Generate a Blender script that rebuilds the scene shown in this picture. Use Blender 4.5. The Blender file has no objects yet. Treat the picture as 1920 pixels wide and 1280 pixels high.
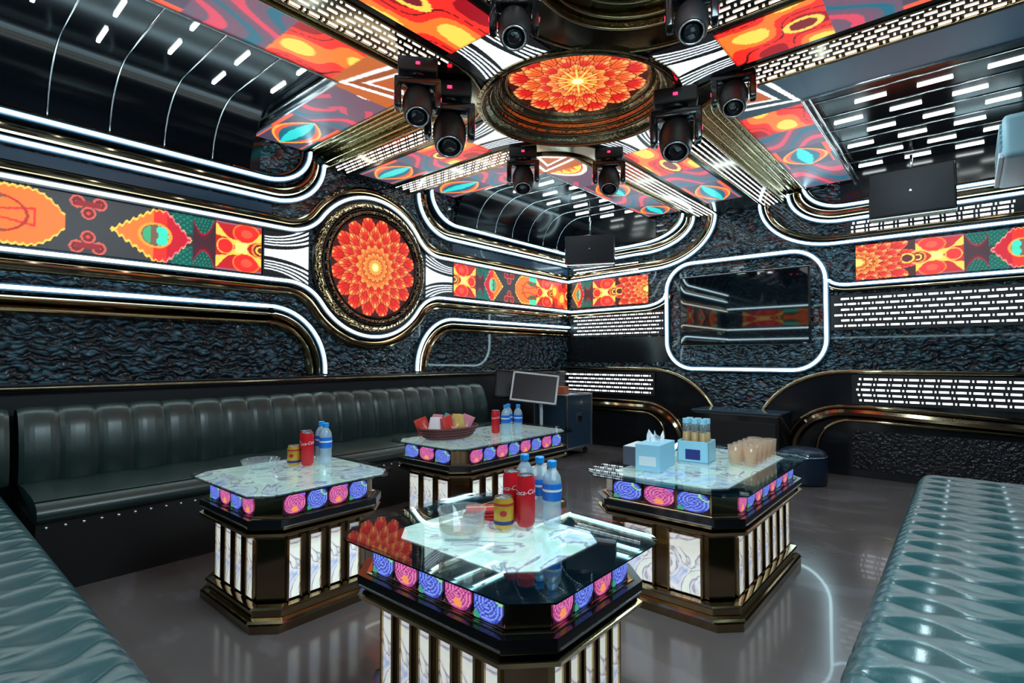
import bpy, bmesh, math, random
import numpy as np
from mathutils import Vector, Matrix
random.seed(7)
sc = bpy.context.scene
COL = sc.collection
PI = math.pi

# ------------------------------------------------------------------ camera, world, lights, exposure
cam_d = bpy.data.cameras.new('camera'); cam = bpy.data.objects.new('camera', cam_d); COL.objects.link(cam)
cam_d.lens = 18.75; cam_d.sensor_width = 36.0; cam_d.clip_start = 0.02
cam.location = (0, 0, 1.2)
cam.rotation_euler = (math.radians(90 + 1.67), 0, math.radians(40.5))
sc.camera = cam
w = bpy.data.worlds.new('world'); sc.world = w; w.use_nodes = True
w.node_tree.nodes['Background'].inputs[0].default_value = (0.5, 0.75, 0.85, 1)
w.node_tree.nodes['Background'].inputs[1].default_value = 0.10
sc.view_settings.view_transform = 'Standard'; sc.view_settings.look = 'None'
sc.view_settings.gamma = 1.0; sc.view_settings.exposure = 0.08
sc.view_settings.use_curve_mapping = False
sc.cycles.transparent_max_bounces = 24
def area_light(name, loc, rot, size, size_y, power, color):
    d = bpy.data.lights.new(name, 'AREA'); d.shape = 'RECTANGLE'; d.size = size; d.size_y = size_y
    d.energy = power; d.color = color
    o = bpy.data.objects.new(name, d); o.location = loc; o.rotation_euler = rot; COL.objects.link(o); return o
# two added cool fill lamps below the ceiling; neither is a real fixture
area_light('added_ceiling_fill', (-0.35, 1.5, 3.02), (0, 0, 0), 0.9, 1.2, 75, (0.66, 0.92, 1.0))
area_light('added_coffer_fill', (-0.45, 4.4, 3.10), (0, 0, 0), 0.16, 1.3, 22, (0.66, 0.92, 1.0))

CX, CY = -2.03, 3.08
XL, XR, YN, YF = -4.5, 0.44, -0.40, 6.56
ZB, ZS, ZC = 2.95, 3.05, 3.15

# ------------------------------------------------------------------ helpers
def srgb(r, g, b):
    def f(c):
        c /= 255.0
        return c / 12.92 if c <= 0.04045 else ((c + 0.055) / 1.055) ** 2.4
    return (f(r), f(g), f(b), 1)

def link(name, verts, faces, mat=None, parent=None, smooth=False, loc=None, rotz=0):
    me = bpy.data.meshes.new(name)
    me.from_pydata([tuple(map(float, v)) for v in verts], [], faces); me.update()
    return link_me(name, me, mat, parent, smooth, loc, rotz)

def link_me(name, me, mat=None, parent=None, smooth=False, loc=None, rotz=0):
    if mat is not None and not me.materials: me.materials.append(mat)
    if smooth:
        me.polygons.foreach_set('use_smooth', [True] * len(me.polygons))
    o = bpy.data.objects.new(name, me); COL.objects.link(o)
    if parent is not None: o.parent = parent
    if loc is not None: o.location = loc
    o.rotation_euler = (0, 0, rotz)
    return o

def tag(o, label=None, cat=None, group=None, kind=None):
    if label: o['label'] = label
    if cat: o['category'] = cat
    if group: o['group'] = group
    if kind: o['kind'] = kind
    return o

def thing(name, label, cat, loc=(0, 0, 0), rotz=0, group=None):
    o = bpy.data.objects.new(name, None); COL.objects.link(o); o.empty_display_size = 0.1
    o.location = loc; o.rotation_euler = (0, 0, rotz)
    return tag(o, label, cat, group)

def copy_tree(o, parent=None):
    c = o.copy(); COL.objects.link(c); c.parent = parent
    for ch in list(o.children): copy_tree(ch, c)
    return c

class G:
    """collects geometry for one mesh"""
    def __init__(s): s.v = []; s.f = []
    def add(s, v, f):
        n = len(s.v); s.v += [tuple(p) for p in v]; s.f += [tuple(i + n for i in q) for q in f]; return s
    def box(s, x0, x1, y0, y1, z0, z1):
        v = [(x0,y0,z0),(x1,y0,z0),(x1,y1,z0),(x0,y1,z0),(x0,y0,z1),(x1,y0,z1),(x1,y1,z1),(x0,y1,z1)]
        return s.add(v, [(0,3,2,1),(4,5,6,7),(0,1,5,4),(1,2,6,5),(2,3,7,6),(3,0,4,7)])
    def bbox(s, x0, x1, y0, y1, z0, z1, b=0.01):
        # box bevelled on every edge
        bm = bmesh.new(); bmesh.ops.create_cube(bm, size=1)
        for q in bm.verts:
            q.co = Vector(((x0+x1)/2 + q.co.x*(x1-x0), (y0+y1)/2 + q.co.y*(y1-y0), (z0+z1)/2 + q.co.z*(z1-z0)))
        b = min(b, 0.45*min(abs(x1-x0), abs(y1-y0), abs(z1-z0)))
        bmesh.ops.bevel(bm, geom=list(bm.edges), offset=b, segments=3, profile=0.6, affect='EDGES')
        bm.verts.ensure_lookup_table()
        s.add([tuple(q.co) for q in bm.verts], [tuple(l.index for l in f.verts) for f in bm.faces]); bm.free(); return s
    def prism(s, pts, z0, z1):
        n = len(pts)
        v = [(p[0], p[1], z0) for p in pts] + [(p[0], p[1], z1) for p in pts]
        f = [tuple(range(n-1, -1, -1)), tuple(range(n, 2*n))] + [(i, (i+1) % n, n+(i+1) % n, n+i) for i in range(n)]
        return s.add(v, f)
    def lathe(s, prof, c=(0,0,0), n=24, axis='z', cap=True):
        v = []; f = []
        for (r, z) in prof:
            for k in range(n):
                a = 2*PI*k/n; x, y = r*math.cos(a), r*math.sin(a)
                if axis == 'z': p = (c[0]+x, c[1]+y, c[2]+z)
                elif axis == 'x': p = (c[0]+z, c[1]+x, c[2]+y)
                else: p = (c[0]+y, c[1]+z, c[2]+x)
                v.append(p)
        for i in range(len(prof)-1):
            for k in range(n):
                k2 = (k+1) % n
                f.append((i*n+k, i*n+k2, (i+1)*n+k2, (i+1)*n+k))
        if cap:
            if prof[0][0] > 1e-6: f.append(tuple(range(n-1, -1, -1)))
            m = (len(prof)-1)*n
            if prof[-1][0] > 1e-6: f.append(tuple(range(m, m+n)))
        return s.add(v, f)
    def tube(s, pts, r, n=8, closed=False):
        P = [Vector(p) for p in pts]; m = len(P)
        v = []; f = []; up = None
        for i in range(m):
            if closed: t = P[(i+1) % m] - P[i-1]
            else: t = P[min(i+1, m-1)] - P[max(i-1, 0)]
            if t.length < 1e-9: t = Vector((0,0,1))
            t.normalize()
            if up is None:
                up = Vector((0,0,1)) if abs(t.z) < 0.9 else Vector((1,0,0))
            a = (up - t*up.dot(t))
            if a.length < 1e-6: a = t.orthogonal()
            a.normalize(); up = a; b = t.cross(a)
            for k in range(n):
                q = 2*PI*k/n
                v.append(tuple(P[i] + a*(r*math.cos(q)) + b*(r*math.sin(q))))
        for i in range(m if closed else m-1):
            j = (i+1) % m
            for k in range(n):
                k2 = (k+1) % n
                f.append((i*n+k, i*n+k2, j*n+k2, j*n+k))
        if not closed:
            f.append(tuple(range(n-1, -1, -1))); f.append(tuple(range((m-1)*n, m*n)))
        return s.add(v, f)
    def strip(s, A, B):
        n = len(A); return s.add(list(A)+list(B), [(i, i+1, n+i+1, n+i) for i in range(n-1)])
    def link(s, name, mat, parent=None, smooth=False, loc=None, rotz=0):
        return link(name, s.v, s.f, mat, parent, smooth, loc, rotz)
    def mesh(s, name, mat, smooth=False):
        me = bpy.data.meshes.new(name); me.from_pydata([tuple(map(float, v)) for v in s.v], [], s.f); me.update()
        me.materials.append(mat)
        if smooth: me.polygons.foreach_set('use_smooth', [True]*len(me.polygons))
        return me

def auto_smooth(o, ang=40):
    me = o.data
    me.polygons.foreach_set('use_smooth', [True]*len(me.polygons))
    me.set_sharp_from_angle(angle=math.radians(ang))
    return o

# ------------------------------------------------------------------ materials
def mat(name, col=(0.5,0.5,0.5,1), rough=0.5, metal=0.0, emit=None, strength=1.0, trans=0.0, coat=0.0, ior=1.5, alpha=1.0):
    m = bpy.data.materials.new(name); m.use_nodes = True
    p = m.node_tree.nodes['Principled BSDF']
    p.inputs['Base Color'].default_value = col; p.inputs['Roughness'].default_value = rough
    p.inputs['Metallic'].default_value = metal; p.inputs['IOR'].default_value = ior
    p.inputs['Transmission Weight'].default_value = trans; p.inputs['Coat Weight'].default_value = coat
    p.inputs['Coat Roughness'].default_value = 0.03
    if emit:
        p.inputs['Emission Color'].default_value = emit; p.inputs['Emission Strength'].default_value = strength
    return m
def N(m, t, **k):
    n = m.node_tree.nodes.new(t)
    for a, b in k.items(): setattr(n, a, b)
    return n
def L(m, a, b): m.node_tree.links.new(a, b)
def bump_noise(m, scale, dist, strength=1.0, kind='noise', stretch=None, detail=3.0):
    p = m.node_tree.nodes['Principled BSDF']; tc = N(m, 'ShaderNodeTexCoord')
    src = tc.outputs['Object']
    if stretch:
        mp = N(m, 'ShaderNodeMapping'); mp.inputs['Scale'].default_value = stretch; L(m, src, mp.inputs[0]); src = mp.outputs[0]
    t = N(m, 'ShaderNodeTexNoise' if kind == 'noise' else 'ShaderNodeTexVoronoi'); t.inputs['Scale'].default_value = scale
    if kind == 'noise': t.inputs['Detail'].default_value = detail
    L(m, src, t.inputs['Vector'])
    b = N(m, 'ShaderNodeBump'); b.inputs['Distance'].default_value = dist; b.inputs['Strength'].default_value = strength
    L(m, t.outputs[0], b.inputs['Height']); L(m, b.outputs[0], p.inputs['Normal'])
    return m

M = {}
# wall lining: dark blue glass-like relief of scales
m = mat('scaled_wall', srgb(28, 44, 58), 0.22, 0.0, coat=0.6); M['scale'] = m
tc = N(m, 'ShaderNodeTexCoord'); nz = N(m, 'ShaderNodeTexNoise'); nz.inputs['Scale'].default_value = 9; nz.inputs['Detail'].default_value = 2
L(m, tc.outputs['Object'], nz.inputs['Vector'])
mx = N(m, 'ShaderNodeMixRGB'); mx.inputs[0].default_value = 0.10; L(m, tc.outputs['Object'], mx.inputs[1]); L(m, nz.outputs['Color'], mx.inputs[2])
mp = N(m, 'ShaderNodeMapping'); mp.inputs['Scale'].default_value = (17, 17, 36); L(m, mx.outputs[0], mp.inputs[0])
vo = N(m, 'ShaderNodeTexVoronoi'); vo.feature = 'SMOOTH_F1'; vo.inputs['Scale'].default_value = 1.0; vo.inputs['Smoothness'].default_value = 0.10
L(m, mp.outputs[0], vo.inputs['Vector'])
bp = N(m, 'ShaderNodeBump'); bp.inputs['Distance'].default_value = 0.035; bp.inputs['Strength'].default_value = 1.0; bp.invert = True
L(m, vo.outputs['Distance'], bp.inputs['Height']); L(m, bp.outputs[0], m.node_tree.nodes['Principled BSDF'].inputs['Normal'])
cr = N(m, 'ShaderNodeValToRGB'); cr.color_ramp.elements[0].color = srgb(92, 136, 156); cr.color_ramp.elements[1].color = srgb(8, 18, 28)
cr.color_ramp.elements[0].position = 0.0; cr.color_ramp.elements[1].position = 0.55
L(m, vo.outputs['Distance'], cr.inputs[0]); L(m, cr.outputs[0], m.node_tree.nodes['Principled BSDF'].inputs['Base Color'])
m = M['black_relief'] = mat('black_relief_lining', srgb(18, 18, 26), 0.2); bump_noise(m, 30, 0.02, 1.0, 'noise', None, 2)
M['band'] = mat('slate_gloss', srgb(46, 66, 84), 0.20, 0.0, coat=0.3)
M['dark'] = mat('black_gloss', srgb(24, 26, 30), 0.14, 0.0)
M['ceil_black'] = mat('black_ceiling_panel', srgb(10, 13, 19), 0.15, 0.0, ior=1.27)
M['dark_matt'] = mat('black_satin', srgb(26, 27, 30), 0.45)
M['slate'] = mat('blank_screen', srgb(52, 70, 86), 0.25, 0.0, coat=0.4)
M['gold'] = mat('polished_gold', (0.44, 0.34, 0.19, 1), 0.12, 1.0)
m = M['gold_wavy'] = mat('wavy_gold', (0.40, 0.32, 0.19, 1), 0.12, 1.0); bump_noise(m, 26, 0.006, 1.0, 'noise', None, 4)
m = M['gold_mosaic'] = mat('mosaic_gold', (0.34, 0.27, 0.16, 1), 0.10, 1.0); bump_noise(m, 34, 0.03, 1.0, 'voronoi')
m = M['dark_gold'] = mat('smoked_gold', (0.27, 0.20, 0.125, 1), 0.10, 1.0)
M['silver'] = mat('brushed_aluminium', (0.70, 0.76, 0.80, 1), 0.25, 1.0)
M['led'] = mat('led_tube', (0.9, 0.97, 1, 1), 0.4, emit=(0.60, 0.90, 1.0, 1), strength=10.0)
M['led_warm'] = mat('led_tube_warm', (1, 1, 0.9, 1), 0.4, emit=(0.95, 1.0, 0.86, 1), strength=6.0)
M['dash'] = mat('backlit_dash', (1, 1, 1, 1), 0.5, emit=(0.93, 0.94, 1.0, 1), strength=2.2)
M['strip'] = mat('ceiling_strip_lamp', (1, 1, 1, 1), 0.5, emit=(0.92, 1.0, 0.98, 1), strength=16.0)
M['red_led'] = mat('red_indicator', (1, 0, 0.1, 1), 0.5, emit=(1, 0.02, 0.08, 1), strength=4)
def screen_mat(name, strength):
    m = bpy.data.materials.new(name); m.use_nodes = True
    p = m.node_tree.nodes['Principled BSDF']; p.inputs['Base Color'].default_value = (0.01,0.01,0.01,1); p.inputs['Roughness'].default_value = 0.35
    a = N(m, 'ShaderNodeVertexColor'); a.layer_name = 'picture'
    L(m, a.outputs['Color'], p.inputs['Emission Color']); p.inputs['Emission Strength'].default_value = strength
    return m
M['screen'] = screen_mat('led_screen_picture', 1.25)
M['floral'] = screen_mat('backlit_floral_glass', 1.0)
def print_mat(name, rough=0.35):
    m = bpy.data.materials.new(name); m.use_nodes = True
    p = m.node_tree.nodes['Principled BSDF']; p.inputs['Roughness'].default_value = rough
    a = N(m, 'ShaderNodeVertexColor'); a.layer_name = 'picture'; L(m, a.outputs['Color'], p.inputs['Base Color'])
    return m
M['print'] = print_mat('printed_surface')
# leather
def leather(name, c, rough):
    m = mat(name, c, rough, coat=0.25); bump_noise(m, 180, 0.0012, 0.5); return m
M['leather_dark'] = leather('dark_green_leather', srgb(20, 42, 38), 0.40)
M['leather_dark'].node_tree.nodes['Principled BSDF'].inputs['Coat Weight'].default_value = 0.35
M['leather_dark'].node_tree.nodes['Principled BSDF'].inputs['Coat Roughness'].default_value = 0.25
M['leather_teal'] = leather('teal_leather', srgb(42, 84, 88), 0.30)
M['leather_teal'].node_tree.nodes['Principled BSDF'].inputs['Coat Weight'].default_value = 0.6
M['leather_teal'].node_tree.nodes['Principled BSDF'].inputs['Coat Roughness'].default_value = 0.24
M['leather_teal'].node_tree.nodes['Principled BSDF'].inputs['Coat IOR'].default_value = 1.6
M['sofa_base'] = mat('black_sofa_base', srgb(24, 23, 24), 0.4)
# floor
m = M['floor'] = mat('dark_marble_floor', srgb(74, 72, 74), 0.17, coat=0.2)
tc = N(m, 'ShaderNodeTexCoord'); n1 = N(m, 'ShaderNodeTexNoise'); n1.inputs['Scale'].default_value = 1.1; n1.inputs['Detail'].default_value = 5; n1.inputs['Distortion'].default_value = 0.8
mp = N(m, 'ShaderNodeMapping'); mp.inputs['Scale'].default_value = (1, 2.6, 1); mp.inputs['Rotation'].default_value = (0, 0, 0.7)
L(m, tc.outputs['Object'], mp.inputs[0]); L(m, mp.outputs[0], n1.inputs['Vector'])
cr = N(m, 'ShaderNodeValToRGB'); e = cr.color_ramp.elements
e[0].position = 0.3; e[0].color = srgb(92, 82, 80); e[1].position = 0.75; e[1].color = srgb(110, 104, 106)
q = e.new(0.55); q.color = srgb(96, 88, 87); q = e.new(0.60); q.color = srgb(106, 99, 100)
L(m, n1.outputs['Fac'], cr.inputs[0]); L(m, cr.outputs[0], m.node_tree.nodes['Principled BSDF'].inputs['Base Color'])
# backlit marble for the table sides and tabletop stone
def marble(name, emit, sc_=5.0):
    m = mat(name, srgb(225, 225, 220), 0.12, coat=0.5)
    p = m.node_tree.nodes['Principled BSDF']
    tc = N(m, 'ShaderNodeTexCoord'); n1 = N(m, 'ShaderNodeTexNoise'); n1.inputs['Scale'].default_value = sc_; n1.inputs['Detail'].default_value = 5; n1.inputs['Distortion'].default_value = 1.3
    L(m, tc.outputs['Object'], n1.inputs['Vector'])
    cr = N(m, 'ShaderNodeValToRGB'); e = cr.color_ramp.elements
    e[0].position = 0.28; e[0].color = srgb(150, 170, 220); e[1].position = 0.72; e[1].color = srgb(226, 196, 180)
    for pos, c in ((0.42, (236, 238, 236)), (0.47, (150, 150, 170)), (0.50, (240, 240, 232)), (0.60, (205, 228, 216))):
        q = e.new(pos); q.color = srgb(*c)
    L(m, n1.outputs['Fac'], cr.inputs[0]); L(m, cr.outputs[0], p.inputs['Base Color'])
    if emit:
        L(m, cr.outputs[0], p.inputs['Emission Color']); p.inputs['Emission Strength'].default_value = emit
    return m
M['marble_lit'] = marble('backlit_marble', 0.62, 6.5)
M['marble'] = marble('marble_slab', 0.50)

def glass(name, col, rough=0.0, alpha_mix=0.75, haze=0.0, hazecol=(1,1,1,1)):
    # thin clear pane: mostly see-through with a fresnel reflection
    m = bpy.data.materials.new(name); m.use_nodes = True; nt = m.node_tree
    nt.nodes.remove(nt.nodes['Principled BSDF']); out = nt.nodes['Material Output']
    t = N(m, 'ShaderNodeBsdfTransparent'); t.inputs[0].default_value = col
    g = N(m, 'ShaderNodeBsdfGlossy'); g.inputs['Roughness'].default_value = rough
    f = N(m, 'ShaderNodeLayerWeight'); f.inputs[0].default_value = alpha_mix-1.0 if alpha_mix > 1 else alpha_mix
    if haze:
        dn = N(m, 'ShaderNodeBsdfDiffuse'); dn.inputs[0].default_value = hazecol
        m0 = N(m, 'ShaderNodeMixShader'); m0.inputs[0].default_value = haze; L(m, t.outputs[0], m0.inputs[1]); L(m, dn.outputs[0], m0.inputs[2]); t = m0
    ge = N(m, 'ShaderNodeNewGeometry'); iv = N(m, 'ShaderNodeMath'); iv.operation = 'SUBTRACT'; iv.inputs[0].default_value = 1.0; L(m, ge.outputs['Backfacing'], iv.inputs[1])
    mu = N(m, 'ShaderNodeMath'); mu.operation = 'MULTIPLY'; L(m, f.outputs[0], mu.inputs[0]); L(m, iv.outputs[0], mu.inputs[1])
    mx = N(m, 'ShaderNodeMixShader'); L(m, mu.outputs[0], mx.inputs[0]); L(m, t.outputs[0], mx.inputs[1]); L(m, g.outputs[0], mx.inputs[2]); L(m, mx.outputs[0], out.inputs[0])
    return m
M['glass_smoke'] = glass('smoked_table_glass', (0.86, 0.94, 0.95, 1), 0.0, 1.38)
M['glass_clear'] = glass('clear_glass', (0.93, 0.96, 0.97, 1), 0.02, 1.25, 0.10, (0.8,0.88,0.9,1))
M['glass_tan'] = glass('amber_tinted_glass', (0.93, 0.84, 0.76, 1), 0.03, 1.25, 0.26, (0.85,0.66,0.5,1))
M['pet'] = glass('clear_bottle_plastic', (0.88, 0.96, 1.0, 1), 0.05, 1.3, 0.40, (0.62,0.80,0.92,1))
def plain(name, rgb, rough=0.4, metal=0.0): M[name] = mat(name, srgb(*rgb), rough, metal); return M[name]
plain('cap_blue', (20, 150, 235), 0.35); plain('label_blue', (16, 112, 214), 0.4); plain('can_red', (205, 22, 36), 0.28)
plain('can_gold', (205, 160, 50), 0.3, 0.3); plain('can_metal', (190, 190, 195), 0.25, 1.0); plain('white_ink', (240, 240, 240), 0.4)
plain('navy_ink', (40, 44, 120), 0.4); plain('red_paper', (185, 24, 34), 0.5); plain('white_card', (222, 232, 238), 0.5)
plain('pale_blue_card', (150, 205, 228), 0.5); plain('grey_card', (78, 80, 96), 0.6); plain('basket_brown', (96, 46, 44), 0.55)
plain('foil_white', (226, 222, 228), 0.3); plain('foil_red', (200, 48, 44), 0.3); plain('foil_teal', (70, 150, 150), 0.3); plain('foil_pink', (206, 130, 150), 0.3)
plain('foil_gold', (210, 170, 90), 0.3); plain('ac_white', (150, 190, 205), 0.4); plain('pouf_navy', (24, 40, 62), 0.35); plain('box_orange', (190, 92, 56), 0.5)
plain('box_pink', (176, 92, 110), 0.5); plain('box_green', (140, 150, 110), 0.5); plain('tv_bezel', (14, 15, 18), 0.2); plain('straw_gold', (186, 140, 60), 0.4)
M['tv_glass'] = mat('tv_glass', srgb(8, 22, 32), 0.03, coat=1.0)
M['screen_off'] = mat('screen_off', srgb(26, 28, 34), 0.35)
M['speaker_grille'] = mat('speaker_grille', srgb(24, 32, 42), 0.5)

# ------------------------------------------------------------------ pictures (functions of position -> colour)
def lin(c):
    c = np.clip(np.asarray(c, float)/255.0, 0, 1)
    return np.where(c <= 0.04045, c/12.92, ((c+0.055)/1.055)**2.4)
def put(C, mask, col): C[mask] = col
RED, DRED, ORG, YEL = (232, 44, 36), (120, 14, 26), (246, 118, 44), (252, 206, 84)
TEAL, LTEAL, MAR, GREY, PUR = (12, 132, 128), (70, 214, 176), (92, 22, 40), (52, 52, 56), (98, 78, 98)
def motif(kind, a, t, C):
    T = np.abs(t)
    if kind == 'hex':
        C[:] = GREY
        edge = 0.98 - np.clip((a-0.62)/0.38, 0, 1)**2*0.75 + 0.03*np.sin(a*90)
        put(C, T < edge, YEL); put(C, T < edge-0.08, ORG)
        put(C, (T < 0.16+0.5*np.abs(a-0.38)) & (a < 0.72), RED); put(C, (T < 0.1+0.42*np.abs(a-0.38)) & (a < 0.7), ORG)
        put(C, (T > 0.3) & (T < 0.95-0.9*a) & (T > 1.2*a), (70, 100, 74)); put(C, (T > 0.62) & (a < 0.34) & (T < 0.97), LTEAL)
        put(C, np.abs(np.hypot((a-0.3), t*0.55)-0.34) < 0.018, (180, 40, 30))
    elif kind == 'fleur':
        C[:] = GREY
        for sx, sy in ((0.5, 0.42), (0.25, 0.78), (0.75, 0.78)):
            d = np.hypot((a-sx)*1.0, (T-sy)*0.75); put(C, d < 0.17, (210, 90, 80)); put(C, d < 0.12, (110, 16, 26)); put(C, d < 0.045, (230, 60, 40))
        put(C, (np.abs(a-0.5) < 0.3-0.3*np.abs(T-0.7)) & (np.abs(T-0.72) < 0.09), (140, 20, 28))
    elif kind == 'point':
        C[:] = GREY
        put(C, (a > 0.72) & (T > 0.25), (8, 86, 84)); put(C, (a > 0.72) & (T > 0.25) & (np.sin(a*70)*np.sin(t*30) > 0.5), (20, 140, 100))
        edge = np.where(a < 0.5, a*2.0, np.where(a < 0.66, 1.0, 1.0-(a-0.66)*3.1)) + 0.05*np.sin(a*80)
        put(C, T < edge, YEL); put(C, T < edge-0.10, ORG); put(C, (T < edge-0.05) & (a > 0.5), RED)
        put(C, (T < edge-0.02) & (a > 0.66), (196, 20, 44)); put(C, (np.abs(T-edge+0.05) < 0.035) & (a > 0.6), (236, 120, 140))
        d = np.hypot((a-0.52)*1.3, t*0.55); put(C, d < 0.27, (250, 160, 60)); put(C, d < 0.22, (120, 92, 70)); 
        put(C, (d < 0.21) & (a > 0.56), LTEAL); put(C, (d < 0.2) & (a < 0.46), (60, 170, 120)); put(C, (np.hypot((a-0.6)*1.3, (T-0.2)*0.55) < 0.09), (60, 220, 190))
    elif kind == 'waist':
        C[:] = (10, 78, 78); put(C, np.sin(a*40+T*9)*np.sin(t*26) > 0.55, (30, 150, 96))
        e = 0.28+1.3*(a-0.45)**2*2; put(C, T < e+0.08, (150, 30, 50)); put(C, T < e, MAR); put(C, T < e-0.16, (64, 34, 44))
    elif kind == 'xflower':
        C[:] = (190, 28, 38)
        put(C, T > 0.93, (150, 90, 110))
        d = np.hypot((a-0.66)*1.1, (T-0.62)*0.8); put(C, d < 0.34, ORG); put(C, d < 0.30, (226, 40, 38)); put(C, d < 0.14, (246, 84, 60))
        d = np.hypot((a-0.2)*1.1, t*0.6); put(C, d < 0.2, (250, 180, 80)); put(C, d < 0.17, (226, 40, 38))
        put(C, np.abs(T-np.abs(a-0.55)*1.25) < 0.13+0.1*np.cos(a*12), YEL); put(C, (np.abs(a-0.55) < 0.12) & (T < 0.22), (255, 222, 130))
        d = np.hypot((a-0.97)*1.0, t*0.6); put(C, d < 0.2, (250, 150, 60)); put(C, d < 0.16, (120, 30, 30)); put(C, np.abs(d-0.09) < 0.02, YEL)
    elif kind == 'mandala':
        r = np.hypot(a*1.6, t); th = np.arctan2(t, a*1.6+1e-6); C[:] = disc_col(r*0.62, th, 0)*1.0
        C[:] = np.minimum(255, C*1.05); put(C, r < 0.2, (255, 230, 120))
        put(C, (a > 0.78) & (np.hypot((a-0.86)*2.2, t) < 0.22), (90, 24, 26)); put(C, (a > 0.78) & (np.abs(np.hypot((a-0.86)*2.2, t)-0.24) < 0.04), YEL)
    elif kind == 'flame':
        f = np.sin(a*5+t*2.4+0.6*np.sin(a*9))+0.5*np.sin(a*11-t*3.5+1.0); C[:] = RED
        put(C, f > 0.35, ORG); put(C, f > 0.95, YEL); put(C, (f < -0.9), (150, 10, 26)); put(C, np.abs(f+0.3) < 0.05, (60, 8, 16))
        d = np.hypot(a-0.85, T*0.4); put(C, (d < 0.13), (120, 30, 40)); put(C, np.abs(d-0.11) < 0.02, YEL)
    elif kind == 'fan':
        C[:] = PUR; d = np.hypot((a-1.0)*1.0, t*0.52)
        put(C, d < 0.68, (250, 226, 214)); put(C, d < 0.62, (236, 70, 48)); put(C, (d < 0.60) & (np.sin(np.arctan2(t*0.52, 1.0-a)*20)*0.06+0.5 < d), YEL)
        put(C, d < 0.46, RED); put(C, (d < 0.5) & (np.abs(t) < 0.4-d*0.4), ORG); put(C, (d > 0.9) & (np.sin(a*20+T*6) > 0.6), (190, 74, 96))
    elif kind == 'eye':
        C[:] = (72, 62, 84); d = np.hypot((a-0.5)*0.95, t*0.45+0.05*np.sin(a*6))
        put(C, (np.abs(t) > 0.82), (226, 88, 60)); put(C, (np.abs(t) > 0.9) & (a < .5), (40, 96, 120))
        p = (1-((a-0.5)/0.47)**2)
        put(C, T < 0.82*p, (252, 170, 60)); put(C, T < 0.82*p-0.10, (236, 82, 52)); put(C, T < 0.62*p-0.08, (18, 96, 116)); put(C, (T < 0.26*p), (40, 204, 200))
    elif kind == 'dusk':
        C[:] = PUR; f = np.sin(a*7+np.sin(t*3)*1.5+t*3)
        put(C, f > 0.75, (206, 66, 92)); put(C, f < -0.82, (24, 96, 118)); put(C, np.abs(f-0.2) < 0.06, (140, 60, 90))
def disc_col(r, th, star=1):
    """r 0..1"""
    C = np.zeros(r.shape+(3,)); C[:] = (60, 14, 10)
    n = 12 if star else 16
    a1, a2 = ((238, 100, 40), (255, 186, 96)) if star else ((220, 44, 34), (250, 104, 60))
    for k, (R, c0, c1) in enumerate(((1.0, (214, 34, 28), a2), (0.80, a1, (252, 150, 76)), (0.62, (216, 38, 30), (252, 150, 72)),
                                     (0.45, (236, 96, 40), (254, 176, 84)), (0.30, (226, 84, 34), (254, 186, 86)), (0.18, (226, 110, 36), (255, 206, 90)))):
        ph = 0.5*(k % 2); u = np.abs(((th*n/(2*PI)+ph) % 1.0)-0.5)*2      # 0 at petal centre
        b = R*(1.06-0.20*u**1.5)
        ins = r < b
        C[ins] = (108, 12, 14)
        ins2 = r < b-0.016; f = np.clip((b-r)/0.16, 0, 1)[..., None]
        col = np.array(c1)*(1-f)+np.array(c0)*f
        C[ins2] = col[ins2]
        vein = ins2 & ((np.abs(u-0.62+(b-r)*1.2) < 0.05) | (np.abs(u-0.30+(b-r)*0.7) < 0.035) | (u > 0.95-(b-r)*0.5))
        C[vein] = np.array((160, 22, 20))
        hi = ins2 & (u < 0.16) & ((b-r) < 0.10); C[hi] = np.array((255, 170, 96))
    if star:
        ray = 0.10+0.15*np.abs(np.cos(th*6))**10*1.6
        C[r < ray+0.05] = (252, 150, 44); C[r < ray] = (254, 206, 90); C[r < 0.075] = (255, 246, 190)
    else:
        C[r < 0.09] = (255, 206, 80); C[r < 0.06] = (255, 240, 170)
    return C
def strip_pic(segs):
    def fn(s, t):
        C = np.zeros(s.shape+(3,)); C[:] = GREY
        for (s0, s1, kind, flip) in segs:
            mk = (s >= s0) & (s < s1)
            if not mk.any(): continue
            a = (s[mk]-s0)/(s1-s0)
            if flip: a = 1-a
            c = np.zeros(a.shape+(3,)); motif(kind, a, t[mk], c); C[mk] = c
        return C
    return fn
def hourglass(a, t):
    """a: 0 screen side .. 1 disc side"""
    C = np.zeros(a.shape+(3,)); C[:] = (10, 10, 14)
    w = 0.70+0.30*a**2; q = np.abs(t)/w
    C[q < 0.20+0.16*a**1.5] = (228, 250, 246)
    st = (q > 0.42) & (q < 1.0) & (((q-0.42)/0.145) % 1.0 < 0.52); C[st] = (226, 238, 246)
    C[(a < 0.03) | (a > 0.97)] = (10, 10, 14)
    return C
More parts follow.
